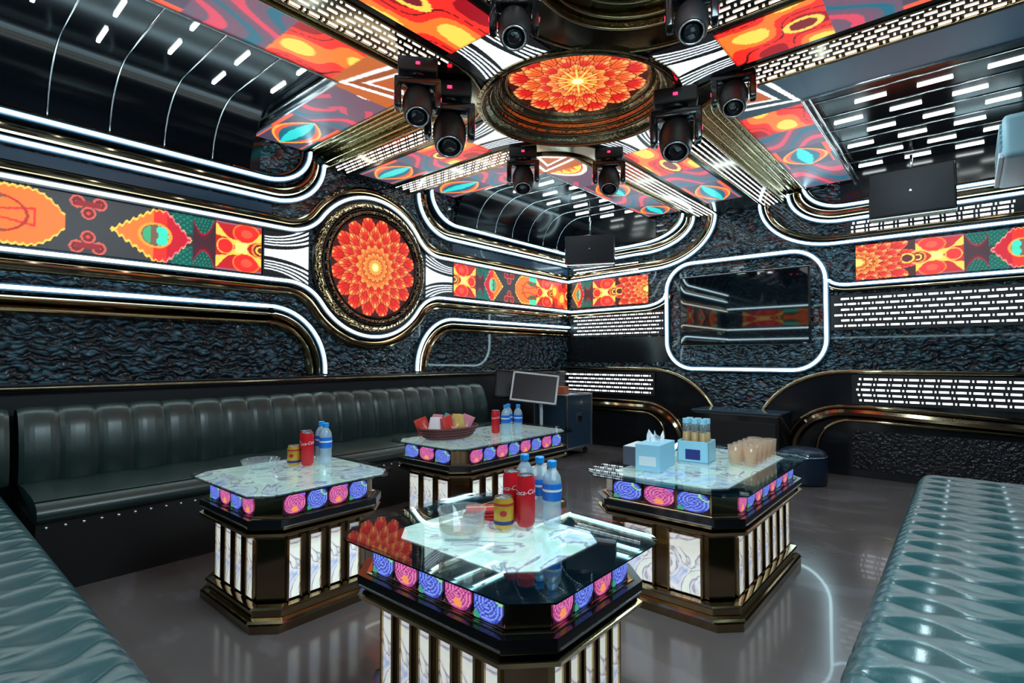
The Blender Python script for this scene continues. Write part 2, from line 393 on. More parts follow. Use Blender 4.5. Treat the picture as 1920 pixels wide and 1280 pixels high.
def floral(a, t, blue):
    C = np.zeros(a.shape+(3,)); C[:] = (26, 20, 44) if blue else (40, 14, 40)
    x = a-0.5; y = t*0.5; r = np.hypot(x, y); th = np.arctan2(y, x)
    sp = (th/(2*PI)*3+r*9) % 1.0
    if blue:
        C[r < 0.52] = (70, 96, 214); C[(r < 0.50) & (sp < 0.3)] = (150, 170, 246); C[(r < 0.50) & (sp > 0.82)] = (40, 44, 130)
        d = np.hypot(x-0.42, y-0.35); C[np.abs(d-0.22) < 0.04] = (150, 220, 150); C[np.hypot(x+0.42, y+0.42) < 0.14] = (60, 150, 130)
    else:
        C[r < 0.52] = (190, 70, 150); C[(r < 0.50) & (sp < 0.3)] = (240, 150, 180); C[(r < 0.50) & (sp > 0.82)] = (110, 30, 110)
        C[np.hypot(x, y+0.30) < 0.16] = (238, 150, 90); C[np.hypot(x-0.4, y-0.42) < 0.15] = (150, 90, 210)
    return C

def set_pic(me, cols):
    at = me.color_attributes.new('picture', 'FLOAT_COLOR', 'POINT')
    c = np.ones((len(me.vertices), 4), np.float32); c[:, :3] = lin(cols.reshape(-1, 3))
    at.data.foreach_set('color', c.ravel())
def pic_grid(name, P, cols, material, parent=None):
    """P: (n,m,3) positions, cols (n,m,3)"""
    n, m = P.shape[:2]
    idx = np.arange(n*m).reshape(n, m)
    f = np.stack([idx[:-1, :-1], idx[1:, :-1], idx[1:, 1:], idx[:-1, 1:]], -1).reshape(-1, 4)
    me = bpy.data.meshes.new(name); me.from_pydata(P.reshape(-1, 3).tolist(), [], f.tolist()); me.update()
    set_pic(me, cols); me.materials.append(material)
    o = bpy.data.objects.new(name, me); COL.objects.link(o)
    if parent is not None: o.parent = parent
    return o
def flat_screen(name, p0, du, dv, lu, lv, fn, parent=None, res=0.008, material=None, s0=0.0):
    """rectangle from p0 along du (length lu) and dv (length lv); fn(s along, t -1..1)"""
    n = max(8, int(lu/res)); m = max(8, int(lv/res))
    s = np.linspace(0, lu, n); t = np.linspace(0, 1, m); S, T = np.meshgrid(s, t, indexing='ij')
    P = np.array(p0)+S[..., None]*np.array(du)+(T*lv)[..., None]*np.array(dv)
    return pic_grid(name, P, fn(S+s0, T*2-1), material or M['screen'], parent)
def disc_screen(name, c, ex, ey, R, star, parent, nr=70, na=384):
    r = np.linspace(0, 1, nr); th = np.linspace(0, 2*PI, na+1); RR, TH = np.meshgrid(r, th, indexing='ij')
    P = np.array(c)+(R*RR*np.cos(TH))[..., None]*np.array(ex)+(R*RR*np.sin(TH))[..., None]*np.array(ey)
    return pic_grid(name, P, disc_col(RR, TH, star), M['screen'], parent)

# ------------------------------------------------------------------ setting: shell
o = G().box(XL-0.1, XR+0.1, YN-0.1, YF+0.1, -0.05, 0).link('floor', M['floor']); tag(o, kind='structure')
o = G().box(XL-0.1, XL, YN, YF, 0, 3.3).link('wall_left', M['scale']); tag(o, kind='structure')
o = G().box(XL, XR, YF, YF+0.1, 0, 3.3).link('wall_back', M['scale']); tag(o, kind='structure')
o = G().box(XR, XR+0.1, YN, YF, 0, 3.3).link('wall_right', M['scale']); tag(o, kind='structure')
o = G().box(XL, XR, YN-0.1, YN, 0, 3.3).link('wall_front', M['scale']); tag(o, kind='structure')
ceil = G().box(XL-0.1, XR+0.1, YN-0.1, YF+0.1, 3.22, 3.3).link('ceiling', M['dark']); tag(ceil, kind='structure')

# quadrant outlines: points at a given offset from the beam axes
def outline(off, sx, sy, npts=16, ns=2, xend=2.47, yend=3.48):
    r = max(0.95-off, 0.02); c = off+r; P = []
    for i in range(ns): P.append((xend+(c-xend)*i/ns, off))
    for i in range(npts+1):
        a = -PI/2-(PI/2)*i/npts
        P.append((c+r*math.cos(a), c+r*math.sin(a)))
    for i in range(1, ns+1): P.append((off, c+(yend-c)*i/ns))
    return [(CX+sx*x, CY+sy*y) for x, y in P]
def o3(off, z, sx, sy, **k): return [(x, y, z) for x, y in outline(off, sx, sy, **k)]
QUADS = (('left', -1, -1), ('far', -1, 1), ('right', 1, 1), ('near', 1, -1))

# the cross-shaped beam underside with the round opening, slab from ZB up to the ceiling
outer = []
for i, (sx, sy) in enumerate(((-1, -1), (-1, 1), (1, 1), (1, -1))):
    P = outline(0.255, sx, sy)          # from the x wall to the y wall
    if i in (1, 3): pass
    else: P = P[::-1]
    outer.append(P)
# order: Q(-,-) from y wall to x wall, Q(-,+) from x wall to y wall, Q(+,+) y wall to x wall, Q(+,-) x wall to y wall
loop = outer[0]+outer[1]+outer[2]+outer[3]
bm = bmesh.new()
vs = [bm.verts.new((x, y, ZB)) for x, y in loop]; es = [bm.edges.new((vs[i], vs[(i+1) % len(vs)])) for i in range(len(vs))]
hs = [bm.verts.new((CX+0.64*math.cos(2*PI*k/48), CY+0.64*math.sin(2*PI*k/48), ZB)) for k in range(48)]
es += [bm.edges.new((hs[i], hs[(i+1) % 48])) for i in range(48)]
bmesh.ops.triangle_fill(bm, use_beauty=True, edges=es)
me = bpy.data.meshes.new('ceiling_beam'); bm.to_mesh(me); bm.free()
beam = link_me('ceiling_beam', me, M['dark'], ceil)

def along(P):
    """arc-length sampler for polyline of 2D points"""
    A = np.array(P); d = np.hypot(*(A[1:]-A[:-1]).T); s = np.concatenate([[0], np.cumsum(d)])
    def f(x):
        x = np.clip(x, 0, s[-1]); return np.array([np.interp(x, s, A[:, 0]), np.interp(x, s, A[:, 1])])
    return f, s[-1]
QL = {'left': 'over the long sofa', 'far': 'in the far corner', 'right': 'before the right loudspeaker', 'near': 'nearest the camera'}
for qn, sx, sy in QUADS:
    # soffit that carries the dashes, then gold steps
    g = G(); g.strip(o3(0.255, ZB, sx, sy), o3(0.50, ZB, sx, sy))
    s1 = g.link('soffit_panel', M['dark_gold'], ceil)
    g = G(); g.strip(o3(0.50, ZB-0.012, sx, sy), o3(0.50, ZS, sx, sy)); g.strip(o3(0.50, ZB-0.012, sx, sy), o3(0.485, ZB-0.012, sx, sy)); g.strip(o3(0.485, ZB-0.012, sx, sy), o3(0.485, ZB+0.0, sx, sy))
    g.strip(o3(0.50, ZS, sx, sy), o3(0.70, ZS, sx, sy))
    g.link('gold_step', M['gold_wavy'], ceil, smooth=False)
    g = G()
    for off, z, r in ((0.262, ZB-0.006, 0.007), (0.49, ZB-0.012, 0.009), (0.52, ZB+0.03, 0.010), (0.545, ZS-0.008, 0.010), (0.60, ZS-0.008, 0.012), (0.65, ZS-0.008, 0.009), (0.70, ZS-0.010, 0.013)):
        g.tube(o3(off, z, sx, sy), r, 6)
    g.link('moulding', M['gold'], ceil, smooth=True)
    # inner step up from the coffer screen
    g = G(); g.strip(o3(1.15, ZS, sx, sy), o3(1.15, ZC+0.02, sx, sy)); g.tube(o3(1.155, ZS-0.004, sx, sy), 0.010, 6)
    g.tube(o3(1.175, ZS+0.05, sx, sy), 0.008, 6)
    g.link('moulding', M['silver'], ceil, smooth=True)
    # dashes
    th = thing('dash_light_panel', 'band of small white light dashes round the ceiling recess ' + QL[qn], 'light', (CX+sx*0.66, CY+sy*0.66, ZB), 0)
    ob = Vector(th.location)
    g = G(); rows = 5
    for k in range(rows):
        off = 0.285+0.190*k/(rows-1)
        f, tot = along(outline(off, sx, sy, npts=24))
        s = 0.05+0.033*(k % 2)*1.6; 
        legx = 2.47-0.95; legy_ = 3.48-0.95      # the rounded corner itself carries no dashes
        while s < tot-0.06:
            if legx-0.02 < s < tot-legy_+0.0: s += 0.105; continue
            for (a, b) in ((s, s+0.055), (s+0.075, s+0.085)):
                p, q = f(a), f(b); d = q-p; ln = np.hypot(*d)
                if ln < 1e-6: continue
                d = d/ln; nrm = np.array((-d[1], d[0]))*0.0042
                v = []
                for z in (ZB-0.001, ZB-0.006):
                    for c in (p-nrm, q-nrm, q+nrm, p+nrm): v.append((c[0]-ob.x, c[1]-ob.y, z-ob.z))
                g.add(v, [(0,1,2,3), (7,6,5,4), (0,4,5,1), (1,5,6,2), (2,6,7,3), (3,7,4,0)])
            s += 0.105
    d = g.link('light_dash', M['dash'], th); tag(d, kind='stuff')
    # coffer screen
    if True:
        n = 520; m_ = 52
        offs = np.linspace(0.705, 1.145, m_)
        P = np.zeros((n, m_, 3)); S = np.zeros((n, m_)); T = np.zeros((n, m_))
        for j, of in enumerate(offs):
            f, tot = along(outline(of, sx, sy, npts=20, xend=2.46, yend=3.40))
            # corner-matched parameter: x leg, then y leg
            legx = 2.46-of; legy = 3.40-of
            for i in range(n):
                u = i/(n-1)
                s = u/0.38*legx*1.0 if u < 0.38 else legx+(u-0.38)/0.62*legy
                s = min(s, legx+legy)/(legx+legy)*tot
                x, y = f(s); P[i, j] = (x, y, ZS-0.003)
                S[i, j] = (2.45-abs(x-CX)) if u < 0.38 else 1.45+(abs(y-CY)-1.0)
                T[i, j] = (of-0.925)/0.22
        xx = np.abs(P[..., 0]-CX); yy = np.abs(P[..., 1]-CY)
        segx = strip_pic([(0, 0.62, 'eye', 0), (0.62, 0.92, 'dusk', 0), (0.92, 1.9, 'fan', 0)])
        segy = strip_pic([(0, 0.75, 'dusk', 0), (0.75, 1.30, 'eye', 0), (1.30, 1.75, 'dusk', 1), (1.75, 2.7, 'flame', 0)])
        Cx = segx(2.46-xx, T); Cy = segy(3.40-yy, T)
        if qn == 'far': Cy = strip_pic([(0, 0.5, 'eye', 0), (0.5, 1.0, 'dusk', 0), (1.0, 1.6, 'eye', 1), (1.6, 2.7, 'fan', 0)])(3.40-yy, T)
        C = np.where((yy > xx)[..., None], Cy, Cx)
        # white triangle device in the corner
        u_ = (xx-0.705)/0.44; v_ = (yy-0.705)/0.44
        cor = (u_ < 1.15) & (v_ < 1.15); a_ = (u_+v_)/2; b_ = np.abs(u_-v_)
        def tri(lo, hi, w): return cor & (a_ > lo) & (a_ < hi) & (b_ < (hi-a_)*w)
        C[cor] = (40, 58, 70) if qn == 'right' else (176, 92, 44); C[tri(0.16, 1.02, 1.25)] = (240, 240, 236); C[tri(0.23, 0.92, 1.2)] = (36, 52, 62) if qn == 'right' else (140, 74, 40)
        C[tri(0.34, 0.76, 1.15)] = (240, 240, 236); C[tri(0.40, 0.68, 1.1)] = (170, 84, 40)
        if qn == 'right':   # this leg of the screen is off: plain slate
            off_ = (xx > yy) & ~cor; C[off_] = (34, 50, 64)
        th = pic_grid('corner_screen', P, C, M['screen'])
        tag(th, {'left': 'angled ceiling screen with red and orange pattern over the long sofa', 'far': 'angled ceiling screen edging the far recess above the corner loudspeaker',
                 'right': 'angled ceiling screen, one arm lit red and teal, the other blank slate', 'near': 'angled ceiling screen of the recess nearest the camera, mostly out of view'}[qn], 'screen')

# recessed inner ceiling: curved glossy panels with strip lamps, seams along X
PITCH = 0.33; Y0 = 5.09
seam_d = G()
def cove_profile(x0, x1, toward_wall):
    """list of (x,z) from the coffer edge to the wall, curving down near the left wall"""
    P = [(x0, ZC)]
    if toward_wall == 'left':
        R = 0.42
        for i in range(9):
            a = (PI/2)*i/8; P.append((x1+R-R*math.sin(a), ZC-R+R*math.cos(a)))
    else: P.append((x1, ZC))
    return P
for qn, sx, sy in QUADS:
    xa = CX+sx*1.16; xb = (XL+0.012) if sx < 0 else XR
    ya, yb = (CY+1.16, YF) if sy > 0 else (YN, CY-1.16)
    prof = cove_profile(xa, xb, 'left' if sx < 0 else 'right')
    seams = [y for y in [Y0+PITCH*(k+0.5) for k in range(-18, 6)] if ya+0.04 < y < yb-0.04]
    ed = [ya]+seams+[yb]
    for y0, y1 in zip(ed[:-1], ed[1:]):
        g = G(); A = [(x, y0+0.006, z) for x, z in prof]; B = [(x, y1-0.006, z) for x, z in prof]
        A2 = [(x, y0+0.006, z+0.03) for x, z in prof]; B2 = [(x, y1-0.006, z+0.03) for x, z in prof]
        g.strip(A, B); g.strip(A, A2); g.strip(B, B2)
        auto_smooth(g.link('ceiling_panel', M['ceil_black'], ceil), 30)
    g = G()
    for y in seams: g.tube([(x, y, z-0.002) for x, z in prof], 0.005, 5)
    tag(g.link('seam_trim', M['silver'], ceil, smooth=True), kind='stuff')
    # strip lamps
    g = G()
    k0 = 0; cnt = 0
    th = None
    lampme = None
    for k in range(-17, 6):
        y = Y0+PITCH*k
        if not (ya+0.08 < y < yb-0.06): continue
        for j in range(-14, 5):
            x = -0.71+0.38*j+(0.19 if k % 2 else 0)
            lo, hi = (XL+0.32, CX-1.16) if sx < 0 else (CX+1.16, XR)
            if not (lo+0.08 < x < hi-0.10): continue
            if lampme is None:
                lampme = G().bbox(-0.10, 0.10, -0.009, 0.009, -0.010, 0.004, 0.004).mesh('strip_lamp', M['strip'])
            if th is None:
                th = thing('strip_lamp_array', {'left': 'rows of short white strip lamps in the black ceiling over the long sofa', 'far': 'rows of short white strip lamps in the far corner ceiling recess',
                     'right': 'rows of short white strip lamps in the ceiling before the big loudspeaker', 'near': 'rows of short white strip lamps in the ceiling recess nearest the camera'}[qn], 'light', (x, y, ZC))
                base = Vector(th.location)
            link_me('strip_lamp', lampme, None, th, loc=Vector((x, y, ZC-0.004))-base)

# beam screens and hourglasses
seg_b = [(0, 0.55, 'eye', 0), (0.55, 0.85, 'dusk', 0), (0.85, 1.6, 'flame', 1)]
seg_y = [(0, 0.7, 'eye', 0), (0.7, 1.2, 'dusk', 0), (1.2, 2.6, 'flame', 1)]
W2 = 0.20; zq = ZB-0.006
def beam_screen(direction, label):
    if direction == 'L': p0, du, dv, lu, sg = (XL+0.12, CY-W2, zq), (1,0,0), (0,1,0), 1.36, seg_b
    if direction == 'R': p0, du, dv, lu, sg = (XR-0.10, CY-W2, zq), (-1,0,0), (0,1,0), 1.36, seg_b
    if direction == 'F': p0, du, dv, lu, sg = (CX-W2, YF-0.55, zq), (0,-1,0), (1,0,0), 1.92, seg_y
    if direction == 'N': p0, du, dv, lu, sg = (CX-W2, YN+0.55, zq), (0,1,0), (1,0,0), 1.92, seg_y
    o = flat_screen('beam_screen', p0, du, dv, lu, 2*W2, strip_pic(sg)); tag(o, label, 'screen')
beam_screen('L', 'ceiling beam screen running from the left wall to the round screen')
beam_screen('R', 'ceiling beam screen at the upper right edge, yellow and red flames')
beam_screen('F', 'ceiling beam screen running to the back wall above the television')
beam_screen('N', 'ceiling beam screen coming toward the camera left of the hanging spotlights')
for nm, dx, dy, lab in (('L', -1, 0, 'left wall'), ('R', 1, 0, 'right'), ('F', 0, 1, 'television wall'), ('N', 0, -1, 'camera')):
    a = np.linspace(0, 1, 46); t = np.linspace(-1, 1, 150); A, T = np.meshgrid(a, t, indexing='ij')
    R = 1.02-0.36*A; W = T*(0.24+0.02*A)
    X = CX+dx*R+(-dy)*W; Y = CY+dy*R+dx*W
    o = pic_grid('striped_light_box', np.stack([X, Y, np.full_like(X, zq)], -1), hourglass(A, T), M['screen'])
    tag(o, 'striped white ceiling light box between round screen and the beam screen toward the ' + lab, 'light')

# round ceiling screen in its stepped gold well
th = thing('round_ceiling_screen', 'round ceiling screen showing a glowing orange flower with a star centre', 'screen', (CX, CY, 3.13))
disc_screen('picture', (0, 0, -0.012), (1,0,0), (0,1,0), 0.475, 1, th)
g = G(); z0 = ZB-3.13
prof = [(0.475, -0.01), (0.495, -0.03), (0.515, -0.01), (0.53, -0.05), (0.55, -0.06), (0.555, -0.095), (0.58, -0.10), (0.585, -0.13), (0.61, -0.14), (0.615, -0.165), (0.64, -0.18), (0.665, -0.20), (0.70, -0.195), (0.70, -0.18)]
g.lathe(prof, n=72, cap=False); auto_smooth(g.link('gold_ring', M['gold_wavy'], th), 50)
g = G()
for r, z in ((0.50, -0.03), (0.545, -0.062), (0.575, -0.10), (0.605, -0.14), (0.665, -0.20)):
    g.tube([(r*math.cos(2*PI*k/72), r*math.sin(2*PI*k/72), z) for k in range(72)], 0.009, 6, closed=True)
g.link('ring_bead', M['dark_gold'], th, smooth=True)
g = G(); g.lathe([(0.0, 0.0), (0.50, 0.0), (0.50, 0.02)], n=48, cap=False); g.link('back_plate', M['dark'], th)

# ------------------------------------------------------------------ wall graphics
# wall mapping: 'L' plane x=XL (s=y), 'B' plane y=YF (s=x), d = distance out from the wall
def wp(wall, s, z, d):
    if wall == 'L': return (XL+d, s, z)
    if wall == 'B': return (s, YF-d, z)
    if wall == 'N': return (s, YN+d, z)
    return (XR-d, s, z)
def arc2(cx, cz, rx, rz, a0, a1, n=14):
    return [(cx+rx*math.cos(a0+(a1-a0)*i/n), cz+rz*math.sin(a0+(a1-a0)*i/n)) for i in range(n+1)]
def dedupe(P):
    Q = [P[0]]
    for p in P[1:]:
        if math.hypot(p[0]-Q[-1][0], p[1]-Q[-1][1]) > 1e-4: Q.append(p)
    return Q
def offs2(P, d):
    out = []; n = len(P)
    for i in range(n):
        a = P[max(i-1, 0)]; b = P[min(i+1, n-1)]; tx, tz = b[0]-a[0], b[1]-a[1]; l = math.hypot(tx, tz) or 1
        out.append((P[i][0]-tz/l*d, P[i][1]+tx/l*d))
    return out
def led(wall, P, label, d=0.045, r=0.0118, mt='led', channel=True, parts=None, d1=0.0, d2=0.0, depth=0.03, mm='dark_gold', nb=1):
    """LED tube following P plus a polished moulding band beside it (d1..d2 to the left of the path)"""
    P = dedupe(P); n = len(P)
    p0 = wp(wall, P[n//2][0], P[n//2][1], 0)
    th = thing('neon_tube', label, 'light', p0); b = Vector(p0)
    def loc(q, dd): return tuple(Vector(wp(wall, q[0], q[1], dd))-b)
    g = G(); g.tube([loc(q, d) for q in P], r, 8); g.link('tube', M[mt], th, smooth=True)
    g = G()
    a = [loc(q, 0.003) for q in offs2(P, -0.028)]; a2 = [loc(q, d-0.012) for q in offs2(P, -0.024)]
    c = [loc(q, 0.003) for q in offs2(P, 0.028)]; c2 = [loc(q, d-0.012) for q in offs2(P, 0.024)]
    g.strip(a, a2); g.strip(a2, c2); g.strip(c2, c); auto_smooth(g.link('channel', M['band'], th), 30)
    if d2 != d1:
        for kk in range(nb):
            e1 = d1+(d2-d1)*kk/nb; e2 = d1+(d2-d1)*(kk+1)/nb
            g = G(); rows = []
            for i in range(9):
                f = i/8; dd = 0.004+depth*math.sin(PI*f)**0.7
                rows.append([loc(q, dd) for q in offs2(P, e1+(e2-e1)*f)])
            for A, B in zip(rows[:-1], rows[1:]): g.strip(A, B)
            g.link('moulding', M[mm if kk % 2 == 0 else 'gold'], th, smooth=True)
    return th
YD, ZD, RD = 3.12, 2.085, 0.685        # wall disc
hh = 0.225; rf = 0.4; aa = math.sqrt((RD+rf)**2-(hh+rf)**2)
tha = math.atan2(hh+rf, aa)
# upper line over the left screens then round the disc and on to the corner
top = [(YN+0.02, 2.31)]+arc2(YD-aa, ZD+hh+rf, rf, rf, -PI/2, -tha, 10)+arc2(YD, ZD, RD, RD, PI-tha, tha, 26)+arc2(YD+aa, ZD+hh+rf, rf, rf, PI+tha, 1.5*PI, 10)+[(YF-0.03, 2.30)]
bot = [(s, 2*ZD-z) for s, z in top]
led('L', top, 'white neon line over the left wall screens, arching over the round screen', d1=0.035, d2=0.11, depth=0.03, mt='led_warm')
led('L', bot, 'white neon line under the left wall screens, dipping below the round screen', d1=-0.035, d2=-0.13, depth=0.035, mt='led_warm')
led('L', [(YN+0.02, 1.63), (2.12, 1.63)]+arc2(2.08, 1.08, 0.52, 0.55, PI/2, 0, 14)+[(2.60, 1.05)], 'low white neon line on left wall bending down before the round screen', d1=-0.035, d2=-0.17, depth=0.05, nb=2)
led('L', [(3.67, 1.05)]+arc2(4.20, 1.08, 0.53, 0.55, PI, PI/2, 14)+[(YF-0.03, 1.635)], 'low white neon line rising right of the round screen toward the corner', d1=-0.035, d2=-0.15, depth=0.05, nb=2)
led('L', [(YN+0.02, 2.54)]+arc2(2.10, 2.96, 0.47, 0.42, -PI/2, 0, 14), 'second neon line on left wall curving up to the ceiling, lower of the pair', d1=0.03, d2=0.13, depth=0.045)
led('L', [(YN+0.02, 2.70)]+arc2(2.02, 3.03, 0.40, 0.33, -PI/2, 0, 14), 'uppermost neon line on left wall curving up to the ceiling over the sofa', d1=0.03, d2=0.06, depth=0.02, d=0.07)
led('L', [(3.68, 2.96)]+arc2(4.15, 2.96, 0.47, 0.42, PI, 1.5*PI, 14)+[(YF-0.03, 2.54)], 'neon line curving down by the round screen to the corner, lower of the pair', d1=0.03, d2=0.13, depth=0.045)
led('L', [(3.84, 3.02)]+arc2(4.24, 3.03, 0.40, 0.33, PI, 1.5*PI, 14)+[(YF-0.03, 2.70)], 'neon line curving down left of the corner loudspeaker, upper of the pair', d1=0.03, d2=0.06, depth=0.02, d=0.07)
# back wall
led('B', [(XL+0.04, 2.31), (-3.28, 2.35)]+arc2(-3.15, 2.95, 0.84, 0.595, -PI/2+0.1, 0, 16), 'outer neon line on back wall sweeping up left of the television', d1=0.03, d2=0.12, depth=0.03, mt='led')
led('B', [(XL+0.04, 2.54), (-3.4, 2.58)]+arc2(-3.28, 2.96, 0.70, 0.38, -PI/2+0.1, 0, 14), 'middle neon line on back wall curving up right of the corner loudspeaker', d1=0.03, d2=0.12, depth=0.03)
led('B', [(XL+0.04, 2.69), (-3.5, 2.70)]+arc2(-3.35, 3.02, 0.63, 0.31, -PI/2+0.1, 0, 14), 'inner neon line on back wall behind the corner loudspeaker', d1=0.03, d2=0.06, depth=0.02)
led('B', [(-1.80, 2.96)]+arc2(-1.05, 2.96, 0.75, 0.55, PI, 1.5*PI, 16)+[(XR-0.03, 2.41)], 'outer neon line right of television sweeping over the right screen', d1=0.03, d2=0.10, depth=0.03)
led('B', [(-1.50, 3.0)]+arc2(-1.0, 3.02, 0.50, 0.375, PI, 1.5*PI, 14)+[(XR-0.03, 2.66)], 'middle neon line right of television passing under the hung loudspeaker', d1=0.03, d2=0.14, depth=0.04)
led('B', [(-1.33, 3.04)]+arc2(-0.95, 3.10, 0.40, 0.30, PI, 1.5*PI, 14)+[(XR-0.03, 2.80)], 'inner neon line right of television behind the hung loudspeaker', d1=0.03, d2=0.05, depth=0.02)
led('B', [(XL+0.04, 1.86), (-3.3, 1.87)]+arc2(-3.3, 2.02, 0.34, 0.15, -PI/2, 0, 8), 'neon line under the back wall screen left of the television', d1=-0.03, d2=-0.10, depth=0.03)
led('B', [(-1.13, 2.02)]+arc2(-0.93, 2.03, 0.18, 0.07, PI+0.2, 1.5*PI, 6)+[(XR-0.03, 1.965)], 'neon line under the back wall screen right of the television', d1=-0.03, d2=-0.08, depth=0.03)
# television frame (closed rounded rectangle)
x0, x1, z0, z1, rr = -2.945, -1.145, 1.055, 2.375, 0.34
fr = arc2(x1-rr, z1-rr, rr, rr, PI/2, 0, 9)+arc2(x1-rr, z0+rr, rr, rr, 0, -PI/2, 9)+arc2(x0+rr, z0+rr, rr, rr, -PI/2, -PI, 9)+arc2(x0+rr, z1-rr, rr, rr, PI, PI/2, 9)
th = thing('neon_tube', 'white neon loop with rounded corners framing the television', 'light', (-2.04, YF, 1.7)); b = Vector(th.location)
P3 = [tuple(Vector(wp('B', s, z, 0.05))-b) for s, z in dedupe(fr)]
g = G(); g.tube(P3, 0.015, 8, closed=True); g.link('tube', M['led'], th, smooth=True)
ch = dedupe(fr+[fr[0]]); g = G()
def lo_(q, d): return tuple(Vector(wp('B', q[0], q[1], d))-b)
g.strip([lo_(q, 0.003) for q in offs2(ch, 0.035)], [lo_(q, 0.035) for q in offs2(ch, 0.03)])
g.strip([lo_(q, 0.035) for q in offs2(ch, 0.03)], [lo_(q, 0.035) for q in offs2(ch, -0.03)])
g.strip([lo_(q, 0.035) for q in offs2(ch, -0.03)], [lo_(q, 0.003) for q in offs2(ch, -0.035)])
g.link('channel', M['band'], th, smooth=False)

# smooth slate bands between the neon lines (structure trims)
def band(name, wall, s0, s1, z0, z1, d, mt='band'):
    a = wp(wall, s0, z0, 0); c = wp(wall, s1, z1, d)
    o = G().box(min(a[0], c[0]), max(a[0], c[0]), min(a[1], c[1]), max(a[1], c[1]), z0, z1).link(name, M[mt]); tag(o, kind='structure'); return o
band('trim_1', 'L', YN, 2.1, 2.42, 2.50, 0.012); band('trim_2', 'L', 4.2, YF, 2.36, 2.50, 0.012)
band('trim_3', 'L', YN, 2.05, 1.885, 2.285, 0.008, 'dark'); band('trim_4', 'L', 4.15, YF, 1.885, 2.285, 0.008, 'dark')
band('trim_5', 'L', YN, 2.0, 2.73, 3.2, 0.010, 'dark'); band('trim_6', 'B', XL, -3.1, 2.73, 3.2, 0.010, 'dark'); band('trim_7', 'B', -1.0, XR, 2.83, 3.2, 0.010, 'dark')
band('trim_8', 'B', XL, -3.4, 2.60, 2.66, 0.012); band('trim_9', 'B', -0.9, XR, 2.70, 2.77, 0.012)
band('trim_10', 'B', -4.5, -2.95, 1.13, 1.47, 0.012, 'dark')

# wall screens
F = strip_pic
left_seg = [(0.22, 0.74, 'hex', 0), (0.74, 0.98, 'fleur', 0), (0.98, 1.50, 'point', 0), (1.50, 1.66, 'waist', 0), (1.66, 2.02, 'xflower', 0)]
o = flat_screen('wall_screen', (XL+0.012, 0.0, 1.895), (0,1,0), (0,0,1), 2.02, 0.385, F(left_seg), s0=0.0, res=0.006)
tag(o, 'long wall screen at left with orange hexagon and red flowers on charcoal', 'screen')
seg2 = [(0, 0.36, 'xflower', 1), (0.36, 0.50, 'waist', 1), (0.50, 0.86, 'point', 1), (0.86, 1.10, 'fleur', 0), (1.10, 1.55, 'hex', 1), (1.55, 1.92, 'xflower', 0), (1.92, 2.36, 'flame', 0)]
o = flat_screen('wall_screen', (XL+0.012, 4.22, 1.905), (0,1,0), (0,0,1), YF-4.22-0.05, 0.385, F(seg2), res=0.007)
tag(o, 'wall screen between the round screen and the room corner', 'screen')
seg3 = [(0, 0.22, 'point', 0), (0.22, 0.36, 'waist', 0), (0.36, 0.72, 'xflower', 0), (0.72, 1.22, 'mandala', 1)]
o = flat_screen('wall_screen', (XL+0.07, YF-0.012, 1.92), (1,0,0), (0,0,1), 1.22, 0.38, F(seg3), res=0.007)
tag(o, 'wall screen left of the television with half an orange flower', 'screen')
seg4 = [(0, 0.50, 'mandala', 0), (0.50, 0.86, 'xflower', 1), (0.86, 1.04, 'waist', 1), (1.04, 1.5, 'point', 1)]
o = flat_screen('wall_screen', (-0.87, YF-0.012, 2.0), (1,0,0), (0,0,1), XR+0.87-0.01, 0.36, F(seg4), res=0.006)
tag(o, 'wall screen right of the television starting with a bright orange half flower', 'screen')
# unseen near wall: screen and neon lines added for the television to reflect
o = flat_screen('wall_screen', (XL+0.4, YN+0.012, 1.92), (1,0,0), (0,0,1), 3.9, 0.38, F([(i*0.9, i*0.9+0.9, k, 0) for i, k in enumerate(('xflower', 'hex', 'point', 'mandala', 'flame'))]), res=0.02)
tag(o, 'unseen wall screen added behind the camera for the television to reflect', 'screen')
for z, nm in ((2.36, 'upper'), (1.86, 'lower'), (1.62, 'lowest')):
    led('N', [(XL+0.05, z), (XR-0.05, z)], nm + ' unseen straight neon line added behind the camera for reflections')
# striped light boxes beside the wall disc
for s, a0, lab in ((1, 2.03, 'left'), (-1, 4.21, 'right')):
    a = np.linspace(0, 1, 50); t = np.linspace(-1, 1, 150); A, T = np.meshgrid(a, t, indexing='ij')
    Y = a0+s*0.42*A; Z = ZD+T*(0.215+0.10*A**2)
    o = pic_grid('striped_light_box', np.stack([np.full_like(Y, XL+0.014), Y, Z], -1), hourglass(A, T), M['screen'])
    tag(o, 'striped white light box on left wall, ' + lab + ' of the round wall screen', 'light')
# round wall screen
th = thing('round_wall_screen', 'round wall screen showing a red and orange flower in a gold frame', 'screen', (XL, YD, ZD))
disc_screen('picture', (0.055, 0, 0), (0,1,0), (0,0,1), 0.485, 0, th)
g = G(); g.lathe([(0.0, 0.003), (0.655, 0.003), (0.655, 0.02), (0.0, 0.03)], n=64, axis='x', cap=False); g.link('back_plate', M['dark'], th)
for prof_, mt_ in (([(0.485, 0.03), (0.49, 0.07), (0.505, 0.08), (0.515, 0.05)], 'dark'), ([(0.515, 0.05), (0.525, 0.085), (0.545, 0.09), (0.555, 0.06)], 'gold_mosaic'),
                   ([(0.555, 0.06), (0.562, 0.08), (0.575, 0.08), (0.582, 0.055)], 'dark'), ([(0.582, 0.055), (0.59, 0.08), (0.612, 0.07), (0.63, 0.02)], 'gold_mosaic')):
    g = G(); g.lathe(prof_, n=96, axis='x', cap=False); g.link('frame_ring', M[mt_], th, smooth=True)

